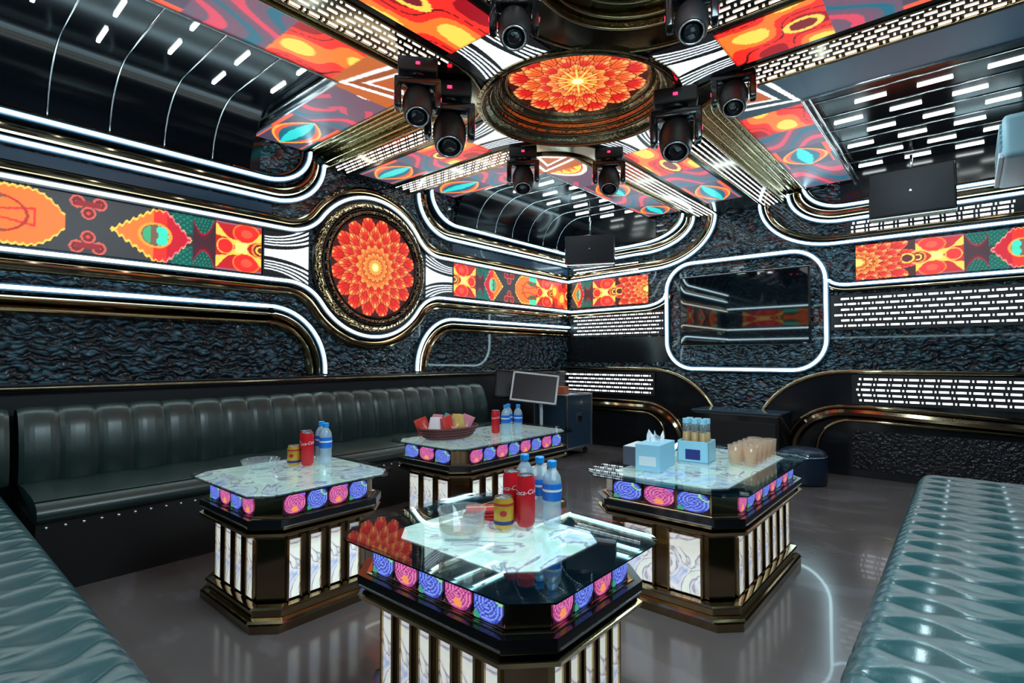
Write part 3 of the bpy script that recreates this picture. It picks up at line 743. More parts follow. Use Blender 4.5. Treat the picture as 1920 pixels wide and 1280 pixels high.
# dashed light panels on the back wall: rows of dashes as parts, dots joined
def dash_panel(label, x0, x1, z0, z1, y, rows, taper=False, dl=0.074, dh=0.019, frame=True, side=1, step=0.122):
    th = thing('dash_light_panel', label, 'light', ((x0+x1)/2, y, (z0+z1)/2)); b = Vector(th.location)
    G().box(x0-b.x-0.02, x1-b.x+0.02, -0.008, 0.0, z0-b.z-0.015, z1-b.z+0.015).link('panel', M['dark_matt'], th)
    dm = G().bbox(-dl/2, dl/2, -0.012, -0.006, -dh/2, dh/2, 0.004).mesh('light_dash', M['dash'])
    dots = G()
    for r in range(rows):
        z = z0+(z1-z0)*(r+0.5)/rows-b.z
        x = x0+0.03+dl/2+(step/2 if r % 2 else 0.0)
        if taper:
            k = abs(r-(rows-1)/2); x = x0+0.02+dl/2+0.0
            st = x0+0.02+k*0.012 if side > 0 else x0+0.02
            x = st+0.04+dl/2
            dots.box(st-b.x, st-b.x+0.018, -0.012, -0.006, z-dh/2, z+dh/2)
        while x+dl/2 < x1:
            link_me('light_dash', dm, None, th, loc=(x-b.x, 0, z))
            xd = x+dl/2+(step-dl)/2
            if xd < x1-0.01: dots.box(xd-0.0065-b.x, xd+0.0065-b.x, -0.012, -0.006, z-dh/2, z+dh/2)
            x += step
    tag(dots.link('light_dot', M['dash'], th), kind='stuff')
    return th
BY = 6.38        # front of the projecting base of the back wall
dash_panel('panel of white light dashes low at right of the base arches', -0.88, XR-0.01, 0.74, 1.005, BY-0.012, 5, True)
dash_panel('panel of white light dashes low between flight case and arches', -4.45, -3.06, 0.715, 0.985, BY-0.012, 5)
dash_panel('panel of white light dashes right of the television at mid height', -1.10, XR-0.01, 1.50, 1.84, YF-0.013, 6)
dash_panel('panel of white light dashes in the corner left of the television', -4.42, -3.0, 1.50, 1.80, YF-0.013, 6, dh=0.016)
dash_panel('dashed light strip above the right wall screen under the loudspeaker', -0.93, XR-0.01, 2.45, 2.62, YF-0.013, 4, True, dh=0.021)
dash_panel('dashed light strip above the corner screen under the corner loudspeaker', -4.42, -3.3, 2.36, 2.50, YF-0.013, 3, dh=0.014, dl=0.07, step=0.105)

# projecting base of the back wall with two sweeping arches: dark wings left and right of a scaled gusset
wing_top = 1.05
def wing(pts, name, mt): 
    v = [(x, BY, z) for x, z in pts]+[(x, YF-0.001, z) for x, z in pts]; n = len(pts)
    f = [tuple(range(n)), tuple(range(2*n-1, n-1, -1))]+[(i, n+i, n+(i+1) % n, (i+1) % n) for i in range(n)]
    o = link(name, v, f, M[mt]); tag(o, kind='structure'); return o
cL = arc2(-3.15, 0.28, 0.92, 0.77, PI/2, 0.05, 14); cR = arc2(-0.92, 0.28, 0.92, 0.77, PI/2, PI-0.05, 14)
wl = wing([(XL, 0.0), (XL, 1.05)]+cL+[(-2.23, 0.0)], 'wall_base_left', 'dark')
wr = wing([(XR, 1.05), (XR, 0.0), (-1.84, 0.0)]+cR[::-1], 'wall_base_right', 'dark')
def base_mould(pts, r, label_name, mt='gold', d=0.0):
    g = G(); g.tube([(x, BY-0.006-d, z) for x, z in pts], r, 8); return g
g = base_mould([(XL+0.02, 1.05)]+cL, 0.022, ''); o = g.link('trim_11', M['gold'], smooth=True); tag(o, kind='structure')
g = base_mould([(XR-0.02, 1.05)]+cR, 0.022, ''); o = g.link('trim_12', M['gold'], smooth=True); tag(o, kind='structure')
# stepped lower mouldings (ledge with rounded ends)
rm = [(XR-0.02, 0.64)]+[(-0.75, 0.70)]+arc2(-0.95, 0.22, 0.56, 0.48, PI/2, PI, 12)
rm2 = [(XR-0.02, 0.52)]+[(-0.75, 0.56)]+arc2(-0.92, 0.24, 0.30, 0.32, PI/2, PI, 10)
lm = [(XL+0.02, 0.63), (-3.25, 0.62)]+arc2(-3.2, 0.14, 0.56, 0.48, PI/2, 0, 12)
lm2 = [(XL+0.02, 0.50), (-3.25, 0.49)]+arc2(-3.2, 0.19, 0.30, 0.30, PI/2, 0, 10)
for i, (P, r, mt) in enumerate(((rm, 0.020, 'gold'), (rm2, 0.016, 'gold'), (lm, 0.020, 'gold'), (lm2, 0.016, 'gold'))):
    g = base_mould(P, r, '', d=0.02); 
    # sloped band under the moulding
    sg = 1 if i < 2 else -1
    rows = [[(x, BY-0.004-0.06*math.sin(PI*f), z) for x, z in offs2(P, 0.12*f*sg)] for f in (0, 0.25, 0.5, 0.75, 1)]
    if i in (0, 2):
        for A, B in zip(rows[:-1], rows[1:]): g.strip(A, B)
    o = g.link('trim_%d' % (13+i), M['gold' if i % 2 else 'dark_gold'], smooth=True); tag(o, kind='structure')
o = G().box(-0.9, XR, BY-0.012, BY, 0.08, 0.46).link('trim_17', M['black_relief']); tag(o, kind='structure')
o = G().box(XL, XR, BY-0.03, BY, 0.0, 0.07).link('baseboard_back', M['dark']); tag(o, kind='structure')
# ledge along the left wall behind the sofa, and top ledge on the back wall
o = G().bbox(XL, XL+0.14, YN, BY, 0.98, 1.035, 0.012).link('trim_18', M['dark']); tag(o, kind='structure')
o = G().box(XL, XL+0.10, YN, BY, 0.0, 0.98).link('trim_19', M['dark_matt']); tag(o, kind='structure')
g = G(); g.tube([(XL+0.145, YN, 1.005), (XL+0.145, BY, 1.005)], 0.012, 8); o = g.link('trim_20', M['dark_gold'], smooth=True); tag(o, kind='structure')

# television
th = thing('television', 'large flat black television hung on the back wall inside the neon loop', 'television', (-2.02, YF-0.02, 1.77))
g = G().bbox(-0.735, 0.735, -0.06, 0.015, -0.43, 0.43, 0.012); auto_smooth(g.link('casing', M['tv_bezel'], th), 30)
g = G().box(-0.715, 0.715, -0.064, -0.058, -0.41, 0.41); g.link('screen', M['tv_glass'], th)
g = G().box(0.66, 0.70, -0.0665, -0.064, -0.418, -0.411); g.link('badge', M['silver'], th)

# hung loudspeakers
def speaker(label, loc, rz, wx, hz, dp, hang):
    th = thing('loudspeaker', label, 'speaker', loc, rz)
    g = G().bbox(-wx/2, wx/2, 0, dp, 0, hz, 0.015); auto_smooth(g.link('cabinet', M['dark'], th), 30)
    g = G().bbox(-wx/2+0.012, wx/2-0.012, -0.02, 0.004, 0.012, hz-0.012, 0.012); auto_smooth(g.link('grille', M['speaker_grille'], th), 30)
    g = G().prism([(0.012*math.cos(PI/2+k*2*PI/3), 0.012*math.sin(PI/2+k*2*PI/3)) for k in range(3)], -0.003, 0.0)
    v = [(x, -0.022+z, y+hz/2) for x, y, z in g.v]; link('badge', v, g.f, M['silver'], th)
    g = G().tube([(0, dp/2, hz), (0, dp/2, hang)], 0.012, 8); g.tube([(-0.09, dp/2, hz+0.004), (0.09, dp/2, hz+0.004)], 0.01, 6); g.link('hanging_rod', M['silver'], th, smooth=True)
    return th
speaker('big black loudspeaker hung in front of the back wall at upper right', (-0.375, 6.16, 2.53), 0.0, 0.66, 0.44, 0.30, 0.60)
speaker('black loudspeaker hung across the far room corner', (-3.79, 6.02, 2.44), math.radians(28), 0.66, 0.385, 0.26, 0.70)

# air conditioner at the right edge
th = thing('air_conditioner', 'pale air conditioner at the upper right edge of the picture', 'air conditioner', (0.30, 5.35, 2.55))
g = G().bbox(-0.09, 0.13, -0.45, 0.45, 0, 0.30, 0.04); auto_smooth(g.link('housing', M['ac_white'], th), 40)
g = G().bbox(-0.112, -0.085, -0.42, 0.42, 0.01, 0.05, 0.008); g.link('air_flap', M['white_card'], th)
g = G()
for k in range(5): g.bbox(-0.105, -0.088, -0.40, 0.40, 0.10+k*0.035, 0.112+k*0.035, 0.003)
g.link('louvre', M['ac_white'], th)

# ------------------------------------------------------------------ moving-head spotlights round the round screen
def make_head():
    th = thing('moving_head_spotlight', 'x', 'spotlight')
    g = G().bbox(-0.115, 0.115, -0.085, 0.085, -0.085, 0.0, 0.015); auto_smooth(g.link('base', M['dark_matt'], th), 30)
    g = G(); g.lathe([(0.07, -0.085), (0.07, -0.10), (0.05, -0.105)], n=20)
    for s in (-1, 1):
        pts = []
        g.bbox(s*0.115-0.02, s*0.115+0.02, -0.05, 0.05, -0.28, -0.12, 0.014)
    g.bbox(-0.135, 0.135, -0.05, 0.05, -0.145, -0.10, 0.014)
    auto_smooth(g.link('yoke', M['dark'], th), 30)
    g = G(); g.lathe([(0.0, 0.10), (0.05, 0.10), (0.075, 0.075), (0.088, 0.02), (0.088, -0.05), (0.078, -0.115), (0.072, -0.13), (0.066, -0.13), (0.060, -0.118), (0.0, -0.118)], n=28)
    R = Matrix.Rotation(math.radians(-32), 4, 'X')
    v = [tuple(R @ Vector(p)+Vector((0, 0, -0.24))) for p in g.v]
    hd = auto_smooth(link('head', v, g.f, M['dark_matt'], th), 35)
    g = G(); g.lathe([(0.0, -0.128), (0.03, -0.128), (0.055, -0.122)], n=24)
    v = [tuple(R @ Vector(p)+Vector((0, 0, -0.24))) for p in g.v]; link('lens', v, g.f, M['tv_glass'], hd, smooth=True)
    g = G(); g.tube([(0.062*math.cos(2*PI*k/24), 0.062*math.sin(2*PI*k/24), -0.131) for k in range(24)], 0.005, 6, closed=True)
    v = [tuple(R @ Vector(p)+Vector((0, 0, -0.24))) for p in g.v]; link('lens_ring', v, g.f, M['silver'], hd, smooth=True)
    g = G(); g.bbox(-0.012, 0.012, -0.090, -0.083, -0.05, -0.035, 0.002); g.link('indicator', M['red_led'], th)
    g = G(); g.bbox(0.127, 0.139, -0.012, 0.012, -0.215, -0.20, 0.002); g.bbox(-0.139, -0.127, -0.012, 0.012, -0.215, -0.20, 0.002); g.link('indicator', M['red_led'], th)
    return th
heads = [(-2.50, 2.31, 1.2, ZB-0.016, 'left of the round ceiling screen, lens hanging lowest'), (-2.44, 2.00, 1.0, ZB-0.016, 'behind the left lowest one, nearer the left ceiling screen'),
         (-1.43, 3.33, 1.2, ZB-0.016, 'right of the round ceiling screen, twin red lights'), (-1.07, 3.36, 0.95, ZS-0.01, 'at far right of the ring beside the white triangle'),
         (-2.80, 3.42, 1.0, ZB-0.016, 'beyond the round ceiling screen, left of the far pair'), (-2.26, 3.90, 1.0, ZB-0.016, 'beyond the round ceiling screen, right of the far pair'),
         (-1.66, 1.96, 0.9, ZS-0.01, 'cut by the top edge of the picture left of centre'), (-0.98, 2.48, 0.9, ZS-0.01, 'cut by the top edge of the picture right of centre')]
h0 = make_head()
for i, (x, y, sc_, z, lab) in enumerate(heads):
    h = h0 if i == 0 else copy_tree(h0)
    h.location = (x, y, z); h.rotation_euler = (0, 0, math.atan2(-y, -x)+PI/2); h.scale = (sc_, sc_, sc_)
    h['label'] = 'black moving-head spotlight ' + lab; h['group'] = 'spotlights round the ceiling screen'

# ------------------------------------------------------------------ sofas
th = thing('long_sofa', 'long dark green leather sofa with channelled back along left wall', 'sofa', (-3.95, 2.45, 0))
b = Vector(th.location)
ys, ye = 0.50, 4.42
g = G().box(-4.36-b.x, -3.56-b.x, ys-b.y, ye-b.y, 0.0, 0.36); g.link('base', M['sofa_base'], th)
# seat: rounded front, slightly pillowed
n = 40; rows = []
for i in range(n+1):
    y = ys+(ye-ys)*i/n; dz = 0.006*math.sin(i*1.7)
    prof = [(-4.20, 0.47+dz), (-3.95, 0.485+dz), (-3.70, 0.475+dz), (-3.60, 0.462), (-3.545, 0.44), (-3.525, 0.405), (-3.535, 0.375), (-3.56, 0.36)]
    rows.append([(x-b.x, y-b.y, z) for x, z in prof])
g = G()
for A, B in zip(rows[:-1], rows[1:]): g.strip(A, B)
g.add(rows[0], [tuple(range(8))]); g.add(rows[-1], [tuple(range(8))])
g.link('seat', M['leather_dark'], th, smooth=True)
g = G(); g.tube([(-3.60-b.x, ys-b.y, 0.463), (-3.60-b.x, ye-b.y, 0.463)], 0.006, 6); g.link('piping', M['leather_dark'], th, smooth=True)
npan = 21; pw = (ye-ys)/npan
bp_ = [(-4.13, 0.47), (-4.115, 0.56), (-4.125, 0.66), (-4.155, 0.78), (-4.19, 0.86), (-4.24, 0.895), (-4.30, 0.90), (-4.355, 0.88), (-4.36, 0.47)]
g = G(); cols = 9
R_ = []
for i in range(cols):
    f = i/(cols-1); k = min(1.0, 3.2*min(f, 1-f))**0.5
    R_.append([(x-b.x-(1-k)*0.016*(1 if j < 6 else 0), (f-0.5)*pw*0.995, z-(1-k)*0.010*(1 if 3 < j < 8 else 0)) for j, (x, z) in enumerate(bp_)])
for A, B in zip(R_[:-1], R_[1:]): g.strip(A, B)
pm = g.mesh('back_panel', M['leather_dark'], True)
for i in range(npan):
    link_me('back_panel', pm, None, th, loc=(0, ys+pw*(i+0.5)-b.y, 0))
g = G()
y = ys+0.04
while y < ye:
    g.lathe([(0.011, 0.0), (0.009, 0.005), (0.0, 0.008)], c=(-3.56-b.x, y-b.y, 0.335), n=8, axis='x'); y += 0.076
tag(g.link('stud', M['silver'], th, smooth=True), kind='stuff')

def tufted(name, label, x0, x1, y0, y1, along_axis, ztop=0.47, parent_cat='sofa', round_far=0.0, period=0.165, cell=0.235):
    """tufted seat: soft rolls across, pinched on a staggered grid"""
    th = thing(name, label, parent_cat, ((x0+x1)/2, (y0+y1)/2, 0)); b = Vector(th.location)
    res = 0.0125; nx = int((x1-x0)/res); ny = int((y1-y0)/res)
    X, Y = np.meshgrid(np.linspace(x0, x1, nx+1), np.linspace(y0, y1, ny+1), indexing='ij')
    if along_axis == 'y': u, v = (Y-y1)/period, (X-x0-0.02)/cell     # rolls repeat along y
    else: u, v = (X-x0)/period, (y1-Y-0.02)/cell
    uu = u+0.07*np.sin(2*PI*v+1.0)
    dv_ = np.abs(uu-np.floor(uu+0.5)); col = 0.5-0.5*np.cos(2*PI*v)           # col 1 at the tuft columns
    wv = 0.05+0.17*col**1.5; val = np.exp(-(dv_/wv)**2)
    h2 = np.abs(uu+0.5-np.floor(uu+1.0)); mid = np.exp(-(h2/0.06)**2)*(1-col)**2
    roll = 0.010*np.cos(2*PI*dv_*0.5)
    Z = ztop-0.006-0.034*val*(0.30+0.70*col)-0.008*mid-roll*0
    e = np.minimum.reduce([X-x0, x1-X, Y-y0, y1-Y]) if True else 0
    Z -= 0.045*np.clip(1-e/0.055, 0, 1)**2.2
    P = np.stack([X-b.x, Y-b.y, Z], -1)
    idx = np.arange(X.size).reshape(X.shape)
    if round_far > 0:   # round the far left plan corner
        c = np.array((x0+round_far, y1-round_far)); dx = X-c[0]; dy = Y-c[1]
        mk = (dx < 0) & (dy > 0); r = np.hypot(dx, dy); mx_ = np.maximum(np.abs(dx), np.abs(dy)); s_ = np.where(mk & (r > 1e-6), mx_/np.maximum(r, 1e-6), 1)
        P[..., 0] = np.where(mk, c[0]+dx*s_, X)-b.x; P[..., 1] = np.where(mk, c[1]+dy*s_, Y)-b.y
    f = np.stack([idx[:-1, :-1], idx[1:, :-1], idx[1:, 1:], idx[:-1, 1:]], -1).reshape(-1, 4).tolist()
    V = P.reshape(-1, 3).tolist()
    ring = list(idx[:, 0])+list(idx[-1, 1:])+list(idx[::-1, -1][1:])+list(idx[0, ::-1][1:-1])
    n0 = len(V)
    for k, (dz, push) in enumerate(((0.05, 0.012), (0.10, 0.0))):
        for i in ring:
            p = V[i]; V.append([p[0]*(1+0), p[1], ztop-0.045-dz])
    m_ = len(ring)
    for i in range(m_):
        j = (i+1) % m_; f.append((ring[i], n0+i, n0+j, ring[j])); f.append((n0+i, n0+m_+i, n0+m_+j, n0+j))
    link('seat', V, f, M['leather_teal'], th, smooth=True)
    g = G().box(x0+0.015-b.x, x1-b.x, y0-b.y, y1-0.03-round_far*0.3-b.y, 0.0, ztop-0.14)
    g.link('base', M['leather_dark'], th)
    g = G(); g.tube([(x0-b.x, y0-b.y, ztop-0.10), (x0-b.x, y1-round_far-b.y, ztop-0.10)] if along_axis == 'y' else [(x0-b.x, y1-b.y, ztop-0.10), (x1-b.x, y1-b.y, ztop-0.10)], 0.008, 6)
    g.link('piping', M['leather_dark'], th, smooth=True)
    return th
tufted('tufted_sofa', 'tufted teal leather sofa seat along the right, in front of the camera', -0.25, XR-0.01, 0.45, 4.32, 'y', round_far=0.10)
ns = tufted('tufted_sofa', 'tufted teal leather sofa seat at lower left, beside the camera', XL+0.12, -0.30, YN+0.01, 0.43, 'x')
for i in range(4):
    link_me('back_panel', pm, None, ns, loc=Vector((-3.95, 0.37-0.187*i, 0))-Vector(ns.location))

# ------------------------------------------------------------------ tables
def chamf(hx, hy, c): return [(-hx+c, -hy), (hx-c, -hy), (hx, -hy+c), (hx, hy-c), (hx-c, hy), (-hx+c, hy), (-hx, hy-c), (-hx, -hy+c)]
fa = {}
def floral_mesh(blue, wd, ht):
    k = (blue, round(wd, 3), ht)
    if k in fa: return fa[k]
    n = 26; a = np.linspace(0, 1, n); t = np.linspace(-1, 1, n); A, T = np.meshgrid(a, t, indexing='ij')
    P = np.stack([(A-0.5)*wd, np.zeros_like(A), T*ht/2], -1)
    idx = np.arange(n*n).reshape(n, n); f = np.stack([idx[:-1, :-1], idx[1:, :-1], idx[1:, 1:], idx[:-1, 1:]], -1).reshape(-1, 4)
    me = bpy.data.meshes.new('floral_panel'); me.from_pydata(P.reshape(-1, 3).tolist(), [], f.tolist()); me.update()
    set_pic(me, floral(A, T, blue)); me.materials.append(M['floral']); fa[k] = me; return me
def oct_mould(hx, hy, c, prof):
    """profile of (outset, z) swept round a chamfered rectangle"""
    g = G(); rings = []
    for o_, z in prof:
        rings.append([(x, y, z) for x, y in chamf(hx+o_, hy+o_, c+o_*0.59)])
    for A, B in zip(rings[:-1], rings[1:]): g.strip(A+[A[0]], B+[B[0]])
    return g
def table(label, cx, cy, hx, hy, nx_, ny_, px, py, ins=0.075, H=0.615):
    th = thing('karaoke_table', label, 'table', (cx, cy, 0)); c = 0.085
    z1, z2 = H-0.118, H-0.028          # floral band
    g = G().prism(chamf(hx+0.035, hy+0.035, c), 0.0, 0.035); g.prism(chamf(hx+0.01, hy+0.01, c), 0.035, 0.095); g.link('plinth', M['dark_gold'], th)
    g = oct_mould(hx, hy, c, [(0.036, 0.034), (0.040, 0.040), (0.034, 0.05), (0.014, 0.055), (0.014, 0.085), (0.022, 0.092), (0.018, 0.10), (-0.01, 0.104)]); g.link('moulding', M['gold'], th)
    g = G().prism(chamf(hx-0.02, hy-0.02, c), 0.095, 0.40); g.link('body', M['dark_gold'], th)
    g = oct_mould(hx, hy, c, [(-0.02, 0.385), (0.0, 0.395), (0.03, 0.41), (0.045, 0.415), (0.05, 0.43), (0.03, 0.44), (0.03, 0.455)]); g.link('moulding', M['gold'], th)
    g = G().prism(chamf(hx+0.045, hy+0.045, c+0.015), 0.455, 0.490); g.link('shelf', M['dark'], th)
    g = oct_mould(hx, hy, c, [(0.044, 0.453), (0.049, 0.457), (0.049, 0.461), (0.044, 0.462)]); g.link('shelf_edge', M['silver'], th)
    g = G().prism(chamf(hx+0.005, hy+0.005, c), 0.49, H-0.018); g.link('neck', M['dark_gold'], th)
    g = oct_mould(hx+0.005, hy+0.005, c, [(0.0, 0.492), (0.018, 0.494), (0.02, z1-0.008), (0.002, z1-0.003)]); g.link('moulding', M['gold'], th)
    g = G().prism(chamf(hx+0.073, hy+0.073, c), H-0.0175, H-0.0128); g.link('painted_underside', M['tv_glass'], th)
    g = G().prism(chamf(hx-ins, hy-ins+0.02, c*0.9), H-0.0126, H-0.0106); g.link('stone_inlay', M['marble'], th)
    g = G().prism(chamf(hx+0.075, hy+0.075, c), H-0.010, H); g.link('glass_top', M['glass_smoke'], th)
    # floral tiles
    for side in range(4):
        L_ = 2*((hx if side % 2 == 0 else hy)+0.005)-2*c; n = nx_ if side % 2 == 0 else ny_
        wd = L_/n*0.90
        for i in range(n):
            s = -L_/2+L_*(i+0.5)/n; me = floral_mesh((i+side) % 2 == 0, wd, z2-z1)
            off = (hy if side % 2 == 0 else hx)+0.005+0.003
            p, r = {0: ((s, -off), 0), 1: ((off, s), PI/2), 2: ((-s, off), PI), 3: ((-off, -s), -PI/2)}[side]
            link_me('floral_panel', me, None, th, loc=(p[0], p[1], (z1+z2)/2), rotz=r)
    # lit marble panels
    for side in range(4):
        n = px if side % 2 == 0 else py; L_ = 2*(hx if side % 2 == 0 else hy)-2*c-0.02
        wd = min(L_/n*(0.62 if n < 4 else 0.50), 0.5)
        me = G().bbox(-wd/2, wd/2, -0.010, 0.004, 0.115, 0.372, 0.004).mesh('light_panel', M['marble_lit'])
        fm = G()
        for s_ in (-1, 1): fm.box(s_*(wd/2+0.006)-0.005, s_*(wd/2+0.006)+0.005, -0.014, 0.004, 0.108, 0.380)
        fmm = fm.mesh('panel_frame', M['gold'])
        for i in range(n):
            s = -L_/2+L_*(i+0.5)/n; off = (hy if side % 2 == 0 else hx)-0.02
            p, r = {0: ((s, -off), 0), 1: ((off, s), PI/2), 2: ((-s, off), PI), 3: ((-off, -s), -PI/2)}[side]
            q = link_me('light_panel', me, None, th, loc=(p[0], p[1], 0), rotz=r)
            link_me('panel_frame', fmm, None, q)
    return th
T1 = table('front low table with smoked glass top, nearest the camera', -1.215, 1.345, 0.37, 0.285, 5, 4, 6, 5)
T4 = table('long low table at right with glasses and tissue boxes on it', -1.13, 2.98, 0.33, 0.575, 3, 8, 2, 7, 0.04)
T2 = table('left low table standing beside the long sofa', -2.66, 1.375, 0.33, 0.30, 4, 4, 4, 4, -0.04)
T3 = table('rear low table carrying the snack basket', -2.83, 3.02, 0.32, 0.60, 3, 8, 3, 8, -0.01)
TT = 0.6155

# ------------------------------------------------------------------ drinks
def make_bottle():
    th = thing('water_bottle', 'x', 'bottle')
    g = G().lathe([(0.0, 0.001), (0.028, 0.001), (0.032, 0.008), (0.031, 0.03), (0.033, 0.05), (0.031, 0.07), (0.033, 0.085), (0.033, 0.15), (0.030, 0.168), (0.020, 0.185), (0.013, 0.195), (0.013, 0.207)], n=24)
    g.link('body', M['pet'], th, smooth=True)
    G().lathe([(0.0335, 0.087), (0.0340, 0.089), (0.0340, 0.143), (0.0335, 0.145)], n=24, cap=False).link('label_band', M['label_blue'], th, smooth=True)
    g = G().lathe([(0.0345, 0.118), (0.0346, 0.126)], n=24, cap=False); g.link('label_stripe', M['white_ink'], th)
    G().lathe([(0.016, 0.199), (0.0165, 0.201), (0.0165, 0.219), (0.014, 0.222), (0.0, 0.222)], n=24).link('cap', M['cap_blue'], th)
    return th
def text_wrap(txt, size, R, z, ang0, mt, parent, rot=0.0, name='lettering'):
    c = bpy.data.curves.new(name, 'FONT'); c.body = txt; c.size = size; c.align_x = 'CENTER'; c.align_y = 'CENTER'; c.shear = 0.3; c.resolution_u = 3
    o = bpy.data.objects.new('tmp', c); COL.objects.link(o); bpy.context.view_layer.update()
    dg = bpy.context.evaluated_depsgraph_get(); me = bpy.data.meshes.new_from_object(o.evaluated_get(dg)); bpy.data.objects.remove(o); bpy.data.curves.remove(c)
    for v in me.vertices:
        x, y = v.co.x, v.co.y; x, y = x*math.cos(rot)-y*math.sin(rot), x*math.sin(rot)+y*math.cos(rot)
        a = ang0+x/R; v.co = (R*math.cos(a), R*math.sin(a), z+y)
    me.name = name
    return link_me(name, me, mt, parent)
def make_can(kind):
    slim = kind == 'red'
    th = thing('drink_can', 'x', 'can'); R = 0.029 if slim else 0.0265; H = 0.156 if slim else 0.092
    if kind == 'red': R, H = 0.033, 0.175
    else: R, H = 0.0345, 0.105
    g = G().lathe([(0.0, 0.003), (R*0.75, 0.0), (R*0.85, 0.004), (R, 0.014), (R, H-0.016), (R*0.86, H-0.004), (R*0.86, H)], n=28, cap=False)
    auto_smooth(g.link('body', M['can_red' if kind == 'red' else 'can_gold'], th), 40)
    g = G().lathe([(R*0.87, H-0.001), (R*0.88, H+0.001), (R*0.82, H), (R*0.80, H-0.004), (0.0, H-0.004)], n=24, cap=False); g.link('lid', M['can_metal'], th)
    g = G().bbox(-0.007, 0.007, -0.014, 0.006, H-0.004, H-0.001, 0.001); g.link('pull_tab', M['can_metal'], th)
    if kind == 'red':
        text_wrap('Coca-Cola', 0.023, R+0.0008, 0.120, 0.0, M['white_ink'], th, rot=0.10)
        text_wrap('Coca-Cola', 0.023, R+0.0008, 0.120, PI, M['white_ink'], th, rot=0.10)
    else:
        G().lathe([(R+0.0005, 0.016), (R+0.0006, 0.028)], n=28, cap=False).link('lower_band', M['navy_ink'], th)
        G().lathe([(R+0.0005, H-0.026), (R+0.0006, H-0.018)], n=28, cap=False).link('upper_band', M['red_paper'], th)
        for k in (-1, 1):
            g = G().prism([(0.010*math.cos(2*PI*i/12)*1.2, 0.010*math.sin(2*PI*i/12)) for i in range(12)], 0, 0.001)
            v = []
            for x, y, z in g.v:
                a = (0 if k > 0 else PI)+x/R; v.append(((R+0.0006+z)*math.cos(a), (R+0.0006+z)*math.sin(a), 0.055+y))
            link('emblem', v, g.f, M['red_paper'], th)
    return th
def place(o, x, y, z, rz=0, label=None, group=None):
    o.location = (x, y, z); o.rotation_euler = (0, 0, rz)
    if label: o['label'] = label
    if group: o['group'] = group
    return o
FACE = math.radians(-50)
bot0 = make_bottle(); can0 = make_can('red'); gold0 = make_can('gold')
first = {'b': True, 'c': True, 'g': True}
def put_item(k, x, y, label, group, rz=FACE, z=TT):
    src = {'b': bot0, 'c': can0, 'g': gold0}[k]
    o = src if first[k] else copy_tree(src); first[k] = False
    return place(o, x, y, z, rz, label, group)
# front table group
put_item('g', -1.225, 1.39, 'short gold drink can on front table, before the red cans', 'gold cans on the tables')
put_item('c', -1.180, 1.455, 'front red cola can on the front table, fully visible', 'red cans on the tables', FACE-0.05)
put_item('c', -1.255, 1.47, 'red cola can on the front table, behind the gold can', 'red cans on the tables', FACE-0.25)
put_item('b', -1.270, 1.56, 'water bottle on front table, leftmost of the three', 'water bottles on the tables')
put_item('b', -1.195, 1.555, 'water bottle on front table, middle of the three behind the cans', 'water bottles on the tables')
put_item('b', -1.118, 1.525, 'water bottle on front table, rightmost with its blue label clear', 'water bottles on the tables')
# left table group
put_item('g', -2.79, 1.445, 'short gold drink can on the left table', 'gold cans on the tables')
put_item('c', -2.73, 1.49, 'red cola can on left table, nearer the bottles', 'red cans on the tables', FACE+0.2)
put_item('c', -2.81, 1.525, 'red cola can on left table, half hidden behind the gold can', 'red cans on the tables', FACE-0.3)
put_item('b', -2.70, 1.58, 'water bottle on left table, right one beside the red can', 'water bottles on the tables')
put_item('b', -2.78, 1.60, 'water bottle on left table, left one behind the red can', 'water bottles on the tables')
# rear table group
put_item('b', -2.67, 3.05, 'water bottle on rear table, front one of the cluster', 'water bottles on the tables')
put_item('b', -2.72, 3.14, 'water bottle on rear table, left one of the cluster', 'water bottles on the tables')
put_item('b', -2.63, 3.15, 'water bottle on rear table, right rear one of the cluster', 'water bottles on the tables')
put_item('c', -2.77, 3.05, 'red cola can on rear table left of the bottles', 'red cans on the tables')

# clear glasses
def make_tumbler(mt, R=0.036, H=0.085):
    th = thing('drinking_glass', 'x', 'glass')
    g = G().lathe([(0.0, 0.0), (R*0.78, 0.0), (R*0.82, 0.004), (R, H), (R-0.0025, H), (R*0.78, 0.014), (0.0, 0.012)], n=24); g.link('bowl', M[mt], th, smooth=True)
    g = G().tube([(R*math.cos(2*PI*k/24), R*math.sin(2*PI*k/24), H) for k in range(24)], 0.0018, 6, closed=True); g.link('rim', M['glass_clear'], th, smooth=True)
    return th
gt = make_tumbler('glass_tan', 0.040, 0.10); k = 0
for i in range(2):
    for j in range(5):
        o = gt if k == 0 else copy_tree(gt)
        place(o, -0.985+0.082*i-0.0*j, 3.05+0.088*j, TT, 0, ('first nearest','second','third','fourth','farthest')[j]+' amber drinking glass in the '+('left','right')[i]+' row on the right table', 'amber glasses on the right table'); k += 1
